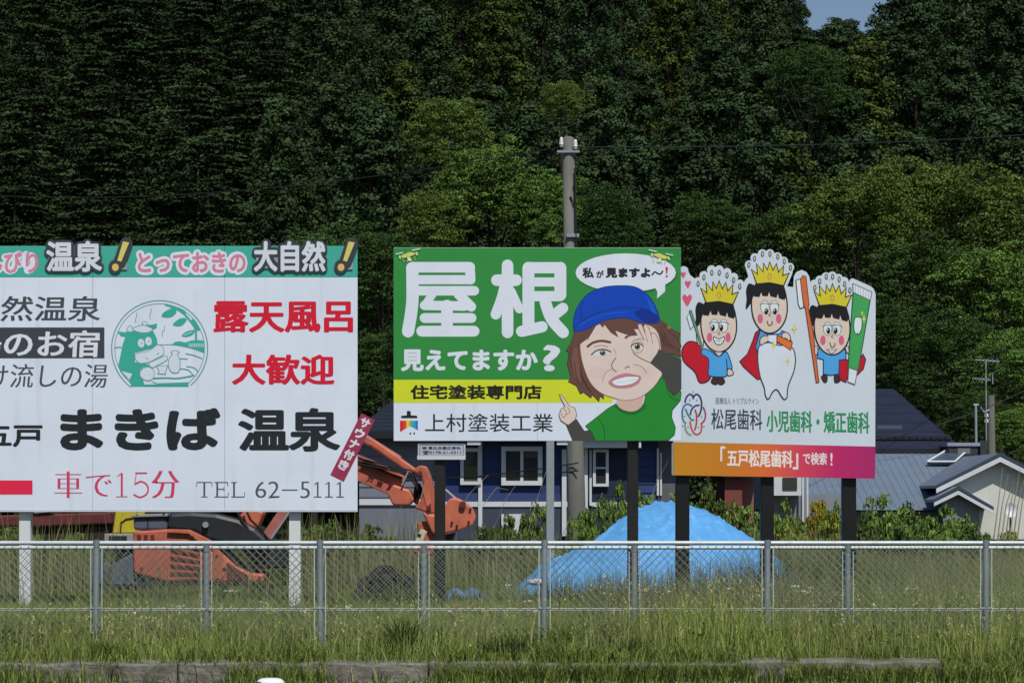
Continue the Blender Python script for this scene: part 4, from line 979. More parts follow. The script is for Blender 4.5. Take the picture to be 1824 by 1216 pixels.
# right girl with toothbrush and tube
a = Art(DY - .003, 4.195, 1370, 430); a.wm = 1.3
a.both([(700, 840), (722, 880), (705, 950), (660, 995), (640, 960)], (186, 20, 40), 6, (60, 20, 50), False)
a.both([(522, 880), (590, 885), (590, 1000), (572, 1052), (525, 1030)], (186, 20, 40), 6, (60, 20, 50), False)
a.both([(365, 800), (420, 800), (468, 840), (520, 802), (572, 810), (575, 880), (525, 885), (522, 990), (460, 1000), (405, 990), (405, 882), (362, 872)], (76, 160, 218), 6, (20, 50, 100), False)
a.both([(390, 1015), (400, 1000), (432, 1000), (432, 1045), (410, 1052)], (62, 44, 40), 4, BO); a.both([(488, 1045), (488, 1000), (515, 1000), (530, 1040), (505, 1056)], (62, 44, 40), 4, BO)
girl(a, 92, 22, 3)
a.both([(430, 806), (468, 842), (505, 806)], SK2, 4, (20, 50, 100), False)
a.both([(232, 290), (250, 256), (275, 262), (298, 470), (292, 500), (330, 680), (372, 1050), (352, 1055), (300, 700), (272, 505), (258, 470)], (206, 106, 58), 5, (110, 50, 40), False)
a.both([(200, 290), (232, 280), (258, 492), (232, 500), (218, 470)], (220, 226, 228), 5, (70, 74, 80), False); a.both([(340, 790), (360, 785), (362, 830), (345, 850)], SK2, 4, BO)
a.both([(628, 380), (755, 440), (665, 965), (590, 940)], (66, 160, 84), 6, (30, 80, 60), False); a.both([(625, 315), (768, 378), (755, 440), (628, 380)], (216, 222, 226), 5, (90, 96, 100), False)
for k in range(6): a.line([(645 + 20 * k, 328 + 9 * k), (645 + 19 * k, 382 + 9 * k)], 2.5, (140, 146, 150), False)
a.both([(595, 942), (660, 965), (640, 1068), (588, 1048)], (216, 222, 226), 5, (90, 96, 100), False)
a.both([(640, 575), (665, 565), (692, 580), (690, 650), (665, 700), (660, 685), (645, 690), (632, 640)], (216, 222, 226), 5, (30, 100, 60)); star(a, 708, 578, 22); star(a, 695, 535, 14)
a.both([(570, 790), (590, 782), (596, 830), (580, 828)], SK2, 4, BO)
a.flush('printed_girl', db)
# swirl emblem
a = Art(DY - .0015, 12.15, 1205, 690)
for pts, c in (([(185, 315), (215, 210), (285, 145), (345, 175), (365, 235)], (34, 60, 124)), ([(362, 205), (430, 145), (500, 190), (540, 300), (540, 420), (520, 530), (475, 620)], (48, 50, 86)),
               ([(325, 395), (240, 355), (165, 400), (128, 500), (128, 640), (160, 735), (200, 760)], (60, 120, 170)), ([(490, 380), (400, 400), (330, 470), (300, 580)], (44, 70, 130)),
               ([(200, 470), (240, 570), (320, 690), (370, 700)], (60, 130, 136)), ([(580, 430), (625, 550), (615, 680), (560, 760), (535, 780)], (150, 80, 100)),
               ([(535, 770), (545, 880), (510, 980), (430, 1015), (370, 970), (320, 870), (295, 740)], (190, 84, 74)), ([(405, 490), (435, 600), (430, 780), (400, 905)], (170, 76, 80)),
               ([(185, 760), (190, 870), (235, 980), (310, 1025)], (120, 160, 120))):
    a.line(pts, 38, c)
for x, y in ((360, 95), (290, 270), (435, 275), (178, 620), (545, 630), (250, 855), (475, 860), (593, 840), (135, 830)): a.ell(x, y, 15, 20, (120, 130, 150))
a.flush('swirl_emblem', db)
a = Art(DY - .0015); a.slope = (1203, .018)
a.text('医療法人 トリプルウイン', 1275, 706, 1352, 718, (120, 126, 134), fat=.15)
a.text('松尾歯科', 1267, 726, 1358, 763, (58, 66, 80), fat=.35); 
a.flush('lettering', db); a.text('小児歯科・矯正歯科', 1365, 727, 1549, 766, (44, 140, 88), fat=.55, fatx=.2)
a.flush('clinic_lettering', db)
a = Art(DY - .0015); a.slope = (1203, .018)
a.text('「', 1283, 793, 1292, 820, (228, 216, 210), fat=.9); a.text('五戸松尾歯科', 1295, 798, 1412, 829, (232, 222, 212), fat=.75); a.text('」', 1412, 803, 1422, 832, (228, 216, 210), fat=.9)
a.text('で検索', 1430, 801, 1473, 823, (230, 212, 214), fat=.5); a.text('!', 1479, 801, 1483, 824, (230, 212, 214), fat=.6)
a.flush('strip_lettering', db)

# ================================================================== EXCAVATOR AND FARM MACHINES
orange = mat('orange_paint', (184, 98, 78), .55, 1, var=.16, scale=4, bump=.1, dirt=((120, 70, 52), (5, 5, 5), .55, .6))
orange2 = mat('bright_orange_paint', (198, 108, 82), .5, 1, var=.14, scale=5, dirt=((110, 60, 44), (7, 7, 7), .58, .6))
dark_red = mat('rusty_dark_red', (96, 44, 42), .7, 1, var=.3, scale=3)
blk = mat('black_plastic', (44, 46, 50), .38, 1, var=.12, scale=3, spec=.5)
rub = mat('track_rubber', (34, 32, 30), .9, 1, var=.3, scale=8, bump=.4)
greyp = mat('grey_blue_cover', (92, 102, 116), .45, 1, var=.12, scale=3)
EY = 32.6
ex = root('excavator', (X(350, EY), EY, GZ), 'old orange tracked excavator with black hood under the hot spring billboard', 'excavator')
def hull(pts, Y, d, name, m, parent=ex, b=.03):
    o = MB().pprism(pts, Y, d).build(name, parent, m)
    md = o.modifiers.new('bevel', 'BEVEL'); md.width = b; md.segments = 2; md.limit_method = 'ANGLE'
    return o
hull([(236, 946), (298, 942), (362, 944), (362, 1032), (300, 1036), (238, 1020)], EY, 1.4, 'engine_cover', orange)
for x0 in (244, 256, 268): MB().pbox(x0, x0 + 7, 952, 962, EY - .006, .006).build('vent_slot', ex, dark_red)
for k in range(5): MB().pprism([(304, 962 + k * 14), (356, 976 + k * 11), (356, 980 + k * 11), (304, 967 + k * 14)], EY - .02, .02).build('grille_slat', ex, dark_red)
hull([(298, 942), (338, 943), (376, 962), (376, 1034), (362, 1032), (362, 972), (336, 950), (298, 948)], EY - .06, .1, 'frame_rim', orange2, b=.008)
hull([(237, 920), (298, 920), (298, 944), (238, 944)], EY + .05, 1.2, 'rear_box', greyp, b=.04)
hull([(234, 916), (299, 914), (299, 919.5), (236, 921)], EY, 1.3, 'box_lid', mat('lid_light_grey', (150, 152, 150), .5, 1, var=.1), b=.01)
MB().pbox(262, 264, 921, 943, EY + .042, .01).build('box_seam', ex, blk)
hull([(299, 913), (340, 911), (385, 914), (425, 924), (455, 940), (474, 958), (480, 975), (420, 975), (370, 962), (345, 948), (299, 944)], EY - .05, 1.3, 'hood', blk, b=.06)
MB().tube([W(366, 934, EY - .12), W(366, 934, EY - .04)], .045, 12).build('hood_lock', ex, alu)
hull([(378, 968), (395, 984), (420, 1008), (445, 1020), (470, 1022), (470, 1036), (378, 1036)], EY + .0, 1.2, 'front_body', orange2)
hull([(190, 1010), (235, 985), (245, 1020), (300, 1037), (350, 1022), (372, 1040), (372, 1048), (190, 1048)], EY + .1, 1.1, 'undercarriage_guard', greyp)
hull([(430, 966), (520, 975), (520, 1010), (445, 1015)], EY + .2, 1.0, 'cab_floor', blk)
hull([(260, 900), (440, 900), (440, 918), (265, 918)], EY + .5, .8, 'seat_support', mat('seat_dark', (40, 46, 54), .6), b=.04)
for off in (0, 1.3):      # crawler tracks with rollers
    tr = hull([(150, 1062), (165, 1048), (200, 1044), (480, 1044), (506, 1052), (514, 1070), (506, 1092), (470, 1102), (200, 1102), (160, 1092)], EY - .15 + off, .4, 'crawler_track', rub, b=.02)
    mb = MB()
    for k in range(30):
        px = 170 + k * 11.4; mb.pbox(px, px + 5, 1040, 1044, EY - .15 + off, .4)
    g = mb.build('track_lug', tr, rub); g['kind'] = 'stuff'
    for px in (190, 260, 330, 400, 478): MB().tube([W(px, 1074, EY - .19 + off), W(px, 1074, EY - .1 + off)], .1, 12).build('roller', tr, dark_red)
# boom rising behind the board and small pieces seen below it
def bar(p0, p1, w, Y, d, name, m, parent=ex, b=.012):
    dx, dy = p1[0] - p0[0], p1[1] - p0[1]; L_ = math.hypot(dx, dy); nx_, ny_ = -dy / L_ * w / 2, dx / L_ * w / 2
    return hull([(p0[0] + nx_, p0[1] + ny_), (p1[0] + nx_, p1[1] + ny_), (p1[0] - nx_, p1[1] - ny_), (p0[0] - nx_, p0[1] - ny_)], Y, d, name, m, parent, b)
hull([(352, 890), (450, 890), (452, 908), (448, 928), (432, 916), (420, 905), (352, 917)], EY + .3, .5, 'boom_foot', dark_red)
hull([(425, 918), (438, 908), (455, 905), (470, 912), (458, 942), (442, 936)], EY + .1, .4, 'boom_bracket', orange2)
bar((512, 900), (470, 962), 17, EY + .15, .2, 'boom_cylinder', mat('faded_pink_paint', (170, 104, 96), .6, 1, var=.15))
bar((520, 905), (482, 960), 4, EY + .12, .05, 'hydraulic_rod', alu)
for px in (300, 318, 336): MB().pbox(px, px + 9, 954, 957, EY - .066, .006).build('vent_slot', ex, rub)
MB().tube([W(244, 912, EY - .02), W(244, 903, EY - .02), W(292, 902, EY - .02), W(292, 912, EY - .02)], .016, 6).build('hand_rail', ex, rub)
MB().tube([W(420, 905, EY), W(432, 930, EY - .05), W(448, 948, EY - .02), (X(470, EY), EY, Z(958, EY))], .022, 6).build('hose', ex, rub)
MB().tube([W(436, 902, EY), W(446, 925, EY - .05), W(462, 940, EY - .02), (X(480, EY), EY, Z(962, EY))], .018, 6).build('hose', ex, rub)
for px, py in ((386, 990), (400, 1012), (440, 1028), (462, 1028), (250, 972), (252, 1012), (354, 1016)): MB().tube([W(px, py, EY - .02), W(px, py, EY + .02)], .022, 8).build('bolt', ex, rub)
MB().pprism([(382, 974), (396, 986), (396, 1030), (382, 1030)], EY - .012, .012).build('body_rib', ex, orange)
MB().pprism([(404, 1000), (440, 1024), (440, 1032), (404, 1032)], EY - .010, .010).build('rust_patch', ex, dark_red)
MB().pprism([(150, 1020), (178, 1002), (196, 1010), (190, 1050), (156, 1056)], EY + .3, .6).build('blade_arm', ex, greyp)
# boom arm to the right of the board
AY = 33.4
bar((560, 800), (716, 868), 42, AY, .3, 'boom', orange)
bar((560, 786), (716, 852), 5, AY - .04, .1, 'hydraulic_pipe', dark_red, b=.005)
bar((560, 780), (690, 832), 4, AY - .04, .1, 'hydraulic_pipe', mat('faded_pink_paint', (170, 104, 96)), b=.004)
hull([(700, 862), (730, 872), (738, 890), (728, 900), (700, 900), (690, 880)], AY - .1, .5, 'boom_head', orange2)
bar((640, 775), (712, 820), 16, AY + .02, .2, 'arm_cylinder', mat('faded_pink_paint', (170, 104, 96)), b=.03)
bar((660, 786), (740, 842), 14, AY - .02, .2, 'arm_cylinder', orange2, b=.03)
hull([(732, 838), (748, 828), (760, 830), (768, 850), (774, 875), (778, 900), (774, 915), (758, 912), (738, 905), (750, 888), (756, 870), (750, 850)], AY - .12, .4, 'arm_link', orange)
hull([(752, 912), (772, 916), (790, 905), (800, 888), (812, 885), (826, 892), (842, 905), (848, 922), (842, 935), (820, 944), (800, 948), (785, 952), (770, 950)], AY - .16, .5, 'bucket_link', orange2)
MB().tube([W(824, 898, AY - .22), W(824, 898, AY - .1)], .05, 12).build('pivot_pin', ex, dark_red)
for px, py in ((838, 906), (835, 929), (805, 930), (814, 936)): MB().tube([W(px, py, AY - .2), W(px, py, AY - .1)], .018, 8).build('bolt', ex, rub)
MB().tube([W(793, 872, AY - .1), W(816, 892, AY - .1)], .022, 8).build('hydraulic_rod', ex, alu)
MB().tube([W(728, 838, AY - .14), W(716, 864, AY - .14)], .014, 8).build('hydraulic_rod', ex, alu)
hull([(742, 930), (776, 925), (780, 965), (770, 990), (735, 985), (745, 955)], AY - .05, .4, 'bucket', mat('faded_orange', (176, 92, 70), .7, 1, var=.2, scale=4))
hull([(782, 955), (812, 948), (800, 975), (786, 980)], AY + .05, .3, 'bucket_tooth_plate', dark_red)
hull([(738, 866), (746, 858), (752, 872), (742, 900), (734, 890)], AY + .05, .3, 'arm_inner_plate', rub)
for k in range(3):
    MB().tube([W(640 + k * 4, 826 - k * 4, AY - .06), W(690 + k * 3, 836 - k * 3, AY - .12), W(728 + k * 3, 846 - k * 4, AY - .14), W(744, 872 - k * 5, AY - .14)], .014, 6).build('hose', ex, rub)
for px, py in ((748, 842), (764, 904)): MB().tube([W(px, py, AY - .2), W(px, py, AY)], .035, 10).build('pivot_pin', ex, dark_red)
MB().pprism([(752, 870), (760, 852), (766, 870), (768, 896), (760, 902)], AY - .135, .014).build('link_rib', ex, orange2)
a = Art(AY - .003); 
for chh, x, y in (('戸', 659, 855), ('東', 676, 862), ('真', 695, 869)): a.text(chh, x - 6, y - 6, x + 6, y + 6, (70, 34, 34), fat=.4, rot=23)
a.flush('boom_lettering', ex)
tb = root('timber_block', W(752, 960, 32.9), 'pale sawn timber block leaning at the foot of the orange arm', 'timber')
bar((755, 944), (744, 968), 13, 32.9, .12, 'block', mat('pale_timber', (196, 190, 156), .8, 1, var=.1, scale=5), tb)
bar((750, 953), (744, 951), 3, 32.88, .02, 'tie', rub, tb, .002)
# yellow machine behind
YY = 35.0
ym = root('yellow_machine', (X(215, YY), YY, GZ), 'yellow machine cover behind the excavator hood', 'machine')
yel = mat('yellow_paint', (192, 176, 44), .5, 1, var=.08, scale=3)
hull([(200, 950), (206, 905), (212, 890), (262, 890), (262, 905), (256, 920), (250, 950)], YY, 1.0, 'cover', yel, ym)
MB().tube([W(214, 950, YY - .01), W(216, 930, YY - .01), W(224, 924, YY - .01), W(252, 919, YY - .01)], .012, 6).build('cover_seam', ym, blk)
MB().bbox(X(188, YY), X(245, YY), YY - .1, YY + 1, Z(968, YY), Z(950, YY), .01).build('base_frame', ym, mat('lid_light_grey', (150, 152, 150)))
MB().pbox(194, 226, 954, 962, YY - .106, .005).build('base_slot', ym, blk)
MB().box(X(192, YY), X(240, YY), YY, YY + .9, GZ - .05, Z(968, YY) - .002).build('undercarriage', ym, rub)
# dark red trailer at far left
TY = 36.0
dr = root('red_trailer', (X(110, TY), TY, GZ), 'rusty dark red trailer bed behind the left white post', 'trailer')
hull([(-60, 920), (60, 915), (195, 912), (200, 933), (60, 938), (-60, 936)], TY, 1.6, 'bed_side', dark_red, dr)
hull([(55, 906), (90, 900), (98, 911), (60, 915)], TY - .05, .8, 'white_load', white_trim, dr)
hull([(40, 938), (196, 934), (190, 958), (60, 960)], TY + .1, 1.2, 'chassis', mat('dark_oxide', (50, 24, 24), .8), dr)
for px in (80, 165): MB().tube([W(px, 985, TY), W(px, 985, TY + .22)], .32, 18).build('wheel', dr, rub)
# small pile of dark tyres behind the fence, right of the white post
for i, (px, py, Yt) in enumerate(((668, 1052, 31.5), (705, 1050, 31.8), (686, 1036, 32.0))):
    t = root('old_tyre', W(px, py, Yt), ['old black tyre lying left in the small pile behind the fence', 'old black tyre lying right in the small pile behind the fence', 'old black tyre on top of the small pile behind the fence'][i], 'tyre', 'old tyres')
    c = np.array(W(px, py, Yt)); mb = MB(); vs = []; fs = []
    for k in range(20):
        A_ = 2 * math.pi * k / 20
        for j in range(8):
            B_ = 2 * math.pi * j / 8; r = .2 + .075 * math.cos(B_)
            vs.append((c[0] + r * math.cos(A_), c[1] + .1 * math.sin(B_) + .12 * math.sin(A_), c[2] + r * .9 * math.sin(A_)))
    for k in range(20):
        for j in range(8): fs.append((k * 8 + j, k * 8 + (j + 1) % 8, ((k + 1) % 20) * 8 + (j + 1) % 8, ((k + 1) % 20) * 8 + j))
    mb.add(vs, fs, True).build('tread', t, rub)

# ================================================================== BLUE TARPAULIN
tm = mat('blue_tarp', (94, 163, 220), .42, 1.0, var=.07, scale=5, bump=.5, bscale=5, spec=.35, dirt=((160, 208, 240), (10, 10, 3), .54, .5))
TX = [(905, 1062), (930, 1040), (965, 1010), (1005, 992), (1040, 972), (1075, 945), (1105, 922), (1135, 906), (1160, 898), (1190, 895), (1225, 897), (1255, 905), (1285, 920), (1320, 945), (1350, 968), (1380, 995), (1405, 1022), (1422, 1062)]
TYc = 34.0
def tz(x):
    px = x * 3960 / TYc + 912
    if px <= TX[0][0] or px >= TX[-1][0]: return 0
    return max(0, float(np.interp(px, [p[0] for p in TX], [Z(p[1], TYc) for p in TX])) - GZ)
x0, x1 = X(895, TYc), X(1432, TYc); nxx, nyy = 150, 70; vs = []
r2 = np.random.default_rng(3); ph = r2.uniform(0, 6.28, 30); fr_ = r2.uniform(2, 9, 30); an = r2.uniform(0, 3.14, 30)
for j in range(nyy):
    y = TYc - 2.0 + 4.0 * j / (nyy - 1); v = abs(y - TYc) / 2.0
    fall = max(0, 1 - v ** 1.7)
    for i in range(nxx):
        x = x0 + (x1 - x0) * i / (nxx - 1); h = tz(x) * fall ** .8
        w_ = sum(math.sin((x * math.cos(an[k]) + (y + h) * math.sin(an[k])) * fr_[k] + ph[k]) for k in range(30)) * .003
        rid = 0
        for (fa, fb, fo, am) in ((2.1, 1.3, .3, .035), (-1.6, 2.4, 1.1, .03), (3.3, -.9, 2.0, .022), (.4, 3.6, .7, .02), (-3.9, -1.1, 2.6, .016)):
            rid += (1 - abs(math.sin(x * fa + (y + h) * fb + fo + .9 * math.sin(x * 1.1 + y * 1.7 + fo)))) ** 14 * am * 1.6
        vs.append((x, y, GZ + .03 + h * .955 + (w_ + rid) * min(1, h * 2 + .15)))
fs = [(j * nxx + i, j * nxx + i + 1, (j + 1) * nxx + i + 1, (j + 1) * nxx + i) for j in range(nyy - 1) for i in range(nxx - 1)]
to = MB().add(vs, fs, True).build('tarpaulin', None, tm, org=(X(1190, TYc), TYc, GZ), label='bright blue tarpaulin draped over a heap behind the fence', category='tarpaulin')
sbm = mat('sandbag_white', (196, 200, 204), .8, 1, var=.08)
for i, (px, py, lb_) in enumerate(((958, 1036, 'white weight bag on the left skirt of the blue tarpaulin'), (1348, 1040, 'white weight bag at the right skirt of the blue tarpaulin'))):
    c = np.array(W(px, py, 31.2)); mb = MB(); vs = []; fs = []
    for k in range(7):
        for j in range(10):
            u = math.pi * (k + .5) / 7; v = 2 * math.pi * j / 10
            vs.append((c[0] + .15 * math.cos(u), c[1] + .08 * math.sin(u) ** .6 * math.cos(v), c[2] + .05 * math.sin(u) ** .6 * math.sin(v)))
    fs = [(k * 10 + j, k * 10 + (j + 1) % 10, (k + 1) * 10 + (j + 1) % 10, (k + 1) * 10 + j) for k in range(6) for j in range(10)] + [tuple(range(10))[::-1], tuple(range(60, 70))]
    mb.add(vs, fs, True).build('weight_bag', None, sbm, org=tuple(c), label=lb_, category='bag')
# small crumpled blue sheets
for px, py, Yt, w_, lb_ in ((15, 1075, 29.5, 40, 'crumpled blue sheet at the left edge beyond the fence'), (825, 1060, 31.0, 52, 'faded blue sheet lying right of the black post behind the fence')):
    xa, xb = X(px - w_, Yt), X(px + w_, Yt); vs = []; n1, n2 = 26, 12
    for j in range(n2):
        for i in range(n1):
            u, v = i / (n1 - 1), j / (n2 - 1)
            vs.append((xa + (xb - xa) * u, Yt + v * .8, GZ + .02 + (Z(py - 12, Yt) - GZ) * math.sin(math.pi * v) * math.sin(math.pi * u) ** .6 * (.8 + .2 * math.sin(u * 17 + v * 5))))
    MB().add(vs, [(j * n1 + i, j * n1 + i + 1, (j + 1) * n1 + i + 1, (j + 1) * n1 + i) for j in range(n2 - 1) for i in range(n1 - 1)], True).build('blue_sheet', None, mat('faded_blue', (92, 124, 150), .6, 1, var=.2, scale=6), org=(X(px, Yt), Yt, GZ), label=lb_, category='sheet')

# white rounded thing at the kerb foot
bl = root('white_container', (X(482, 18.4), 18.4, 0), 'rounded white plastic container lying at the kerb foot, bottom edge', 'container')
c = (X(482, 18.4), 18.4, .0); vs = []; fs = []
for k in range(9):
    for j in range(16):
        u = math.pi / 2 * k / 8; v = 2 * math.pi * j / 16
        vs.append((c[0] + .12 * math.cos(u) ** .5 * math.cos(v), c[1] + .09 * math.cos(u) ** .5 * math.sin(v), .055 * math.sin(u) + .003))
fs = [(k * 16 + j, k * 16 + (j + 1) % 16, (k + 1) * 16 + (j + 1) % 16, (k + 1) * 16 + j) for k in range(8) for j in range(16)]
MB().add(vs, fs, True).build('shell', bl, mat('white_plastic', (226, 230, 228), .3, 1.05))
MB().bbox(c[0] - .115, c[0] - .07, c[1] - .095, c[1] - .07, .002, .03, .005).build('opening', bl, rub)

# ================================================================== CHAIN LINK FENCES
fgal = mat('fence_galvanised', (196, 204, 204), .45, 1, var=.08, scale=6, metal=.1, dirt=((110, 112, 106), (5, 5, 2), .56, .6))
fpost = mat('fence_post_grey', (122, 132, 136), .5, 1, var=.12, scale=5, metal=.2, dirt=((96, 88, 74), (8, 8, 2), .58, .6))
fwire = mat('fence_wire', (128, 134, 122), .6, 1, var=.15, scale=8, metal=.1, dirt=((96, 78, 56), (6, 6, 6), .6, .5))
def fence(Yf, posts, ztop, zmid, label, wr, pitch, rail_w, frm):
    fc = root('chain_link_fence', (0, Yf, GZ), label, 'fence')
    xs = [X(p, Yf) for p in posts]
    for i, x in enumerate(xs):
        lean = random.uniform(-.012, .012)
        MB().tube([(x + lean, Yf + lean, GZ - .15), (x, Yf, ztop - .005), (x, Yf, ztop + .012)], [.0265, .0265, .02], 14).build('post', fc, fpost)
        MB().tube([(x - .052, Yf - .012, zmid), (x + .052, Yf - .012, zmid)], .012, 8).build('band', fc, fpost)
        MB().tube([(x, Yf, ztop - .045), (x, Yf, ztop + .022)], [.0295, .027], 14).build('post_cap', fc, fpost)
        for s_ in (-1, 1): MB().tube([(x + s_ * .05, Yf - .012, GZ), (x + s_ * .05, Yf - .012, ztop - .04)], .0055, 6).build('tension_bar', fc, fgal)
    for a_, b_ in zip(xs[:-1], xs[1:]):
        MB().tube([(a_ + .03, Yf, ztop - .005), (b_ - .03, Yf, ztop - .005)], rail_w, 12).build('top_rail', fc, fgal)
        MB().tube([(a_ + .03, Yf - .01, zmid), (b_ - .03, Yf - .01, zmid)], .0035, 6).build('middle_wire', fc, fgal)
        # woven wire: every strand zigzags, here as the crossing diagonals with their knuckles
        xl, xr, zl, zh = a_ + .05, b_ - .05, GZ - .02, ztop - .035
        mb = MB(); hgt = zh - zl; L_ = xr - xl; asp = 1.02
        k = -int(hgt / (pitch * asp)) - 1
        while k * pitch < L_ + hgt:
            for s_ in (1, -1):
                # line x = xl + k*pitch + s*(z-zl)/asp
                xs0 = xl + k * pitch if s_ == 1 else xl + L_ - k * pitch
                pts = []
                za, zb = zl, zh
                f_ = lambda z: xs0 + s_ * (z - zl) / asp
                g_ = lambda x: zl + (x - xs0) * asp * s_
                # clip to the panel
                lo, hi = sorted((g_(xl), g_(xr)))
                za = max(za, lo); zb = min(zb, hi)
                if zb - za > .03:
                    yo = Yf - .012 + s_ * wr * .9
                    zm = (za + zb) / 2; wob = .007 * math.sin(k * 3.1 + a_ * 5) + random.uniform(-.003, .003)
                    mb.tube([(f_(za), yo, za), (f_(zm) + wob, yo + wob, zm), (f_(zb), yo, zb)], wr, 3, cap=False, smooth=False)
            k += 1
        mb.build('wire_mesh', fc, fwire)
    return fc
front = [172 + 397.5 * k for k in range(-1, 6)]; front[2] = 570; front[3] = 970; front[4] = 1367; front[5] = 1756
front = [p for p in [-226, 172, 570, 970, 1367, 1756, 2150]]
fence(20.0, front, Z(965.5, 20.0), Z(1083, 20.0), 'galvanised chain link fence nearest the road, front of two', .0030, .072, .019, None)
back = [-12, 368, 755, 1130, 1510, 1890]
fence(20.85, back, Z(974, 20.85), Z(1086, 20.85), 'galvanised chain link fence, rear of two parallel fences', .0021, .072, .017, None)

# ================================================================== GRASS, WEEDS, SHRUBS
def blades(name, x, y, h, w, lean, m, tint, label, z0=GZ, cat=None):
    n = len(x); ang = rng.random(n) * 2 * np.pi; la = rng.random(n) * 2 * np.pi
    dx, dy = np.cos(ang) * w / 2, np.sin(ang) * w / 2 * .5
    lx, ly = np.cos(la) * lean * h, np.sin(la) * lean * h
    z0 = np.full(n, z0) if np.isscalar(z0) else z0
    V = np.empty((n, 5, 3), np.float32)
    V[:, 0] = np.stack([x - dx, y - dy, z0], 1); V[:, 1] = np.stack([x + dx, y + dy, z0], 1)
    V[:, 2] = np.stack([x + dx * .8 + lx * .3, y + dy * .8 + ly * .3, z0 + h * .55], 1); V[:, 3] = np.stack([x - dx * .8 + lx * .3, y - dy * .8 + ly * .3, z0 + h * .55], 1)
    V[:, 4] = np.stack([x + lx, y + ly, z0 + h * (1 - .25 * np.abs(lean))], 1)
    me = bpy.data.meshes.new(name); me.vertices.add(5 * n); me.vertices.foreach_set('co', V.ravel())
    li = (np.arange(n)[:, None] * 5 + np.array([0, 1, 2, 3, 3, 2, 4])).astype(np.int32).ravel()
    me.loops.add(7 * n); me.loops.foreach_set('vertex_index', li)
    me.polygons.add(2 * n); st = (np.arange(n)[:, None] * 7 + np.array([0, 4])).astype(np.int32).ravel()
    me.polygons.foreach_set('loop_start', st); me.polygons.foreach_set('loop_total', np.tile(np.array([4, 3], np.int32), n))
    a_ = me.attributes.new('tint', 'FLOAT', 'POINT'); a_.data.foreach_set('value', np.repeat(tint, 5).astype(np.float32))
    me.materials.append(m); me.update(); me.validate()
    return mesh_obj(name, me, None, label=label, kind='stuff')
gm1 = foliage_mat('grass_green', (46, 62, 24), (144, 158, 80), 1.1, .55, ovar=0)
gm2 = foliage_mat('grass_dry', (70, 78, 44), (158, 158, 108), 1.0, .6, ovar=0)
gm3 = foliage_mat('grass_dark', (40, 52, 26), (96, 112, 60), 1.0, .6, ovar=0)
def patch(x, y, s=.5, seed=0):
    return .5 + .5 * np.sin(x * 2.1 * s + 1.7 * np.sin(y * 1.3 * s + seed) + seed) * np.cos(y * 1.9 * s + 1.1 * np.sin(x * 1.7 * s + seed))
def spread_xy(n, y0, y1, half=.235, pad=1.0, pw=1.0):
    y = y0 + (y1 - y0) * rng.random(n) ** pw; x = (rng.random(n) * 2 - 1) * (y * half + pad); return x, y
# front strip before and between the fences
x, y = spread_xy(36000, 18.99, 20.9); p = patch(x, y, 1.2, 2)
h = (.10 + .30 * rng.random(36000) ** 1.3) * (.55 + .7 * p) * (.55 + .45 * np.clip((y - 18.95) / .6, 0, 1)); keep = rng.random(36000) < .35 + .65 * p
x, y, h, p = x[keep], y[keep], h[keep], p[keep]; vp = np.interp(912 + x * 3960 / y, [-200, 100, 250, 420, 560, 640, 730, 820, 1000, 1080, 1200, 1330, 1420, 1600, 2000], [1.1, 1.15, .85, 1.2, 1.0, .9, 1.35, .85, .8, 1.2, 1.55, 1.7, 1.25, .95, 1.05]); h = h * vp
blades('verge_grass', x, y, h, rng.uniform(.005, .011, len(x)), rng.uniform(.05, .6, len(x)), gm1, np.clip(.2 + .45 * p + .5 * rng.random(len(x)) - .15, 0, 1), 'rough green grass growing along the kerb and fences')
# weeds hanging over the kerb and filling the bank
n = 30000; x = (rng.random(n) * 2 - 1) * 5.6; y = rng.uniform(18.50, 19.02, n); px = 912 + x * 3960 / y
den = np.interp(px, [-200, 60, 120, 200, 400, 430, 580, 600, 770, 800, 930, 960, 1330, 1345, 1400, 1420, 2100], [.45, .3, .12, .35, .10, .9, .5, .06, .08, .85, .35, .9, .7, .12, .12, .95, .95])
den = den * (.4 + .9 * patch(x, y * 0 + 3, 2.0, 5)) * np.where(y < 18.59, .30, 1); keep = rng.random(n) < den
x, y = x[keep], y[keep]; n = len(x)
zk = np.where(y < 18.59, 0.0, np.where(x < 2.4, .15, np.clip((y - 18.7) / .29, 0, 1) * .12))
blades('kerb_weeds', x, y, rng.uniform(.05, .22, n) * (.6 + .7 * patch(x, y, 3, 1)), rng.uniform(.005, .011, n), rng.uniform(.2, 1.0, n), gm1, np.clip(rng.random(n) * .75, 0, 1), 'weeds growing over the kerb and the road edge', z0=zk)
n = 1600; x = rng.uniform(-5, 5.5, n); y = rng.uniform(18.45, 18.7, n)
blades('dry_litter', x, y, rng.uniform(.01, .035, n), rng.uniform(.006, .02, n), rng.uniform(.8, 2.5, n), gm2, rng.random(n), 'dry leaf litter along the road edge', z0=0.003)
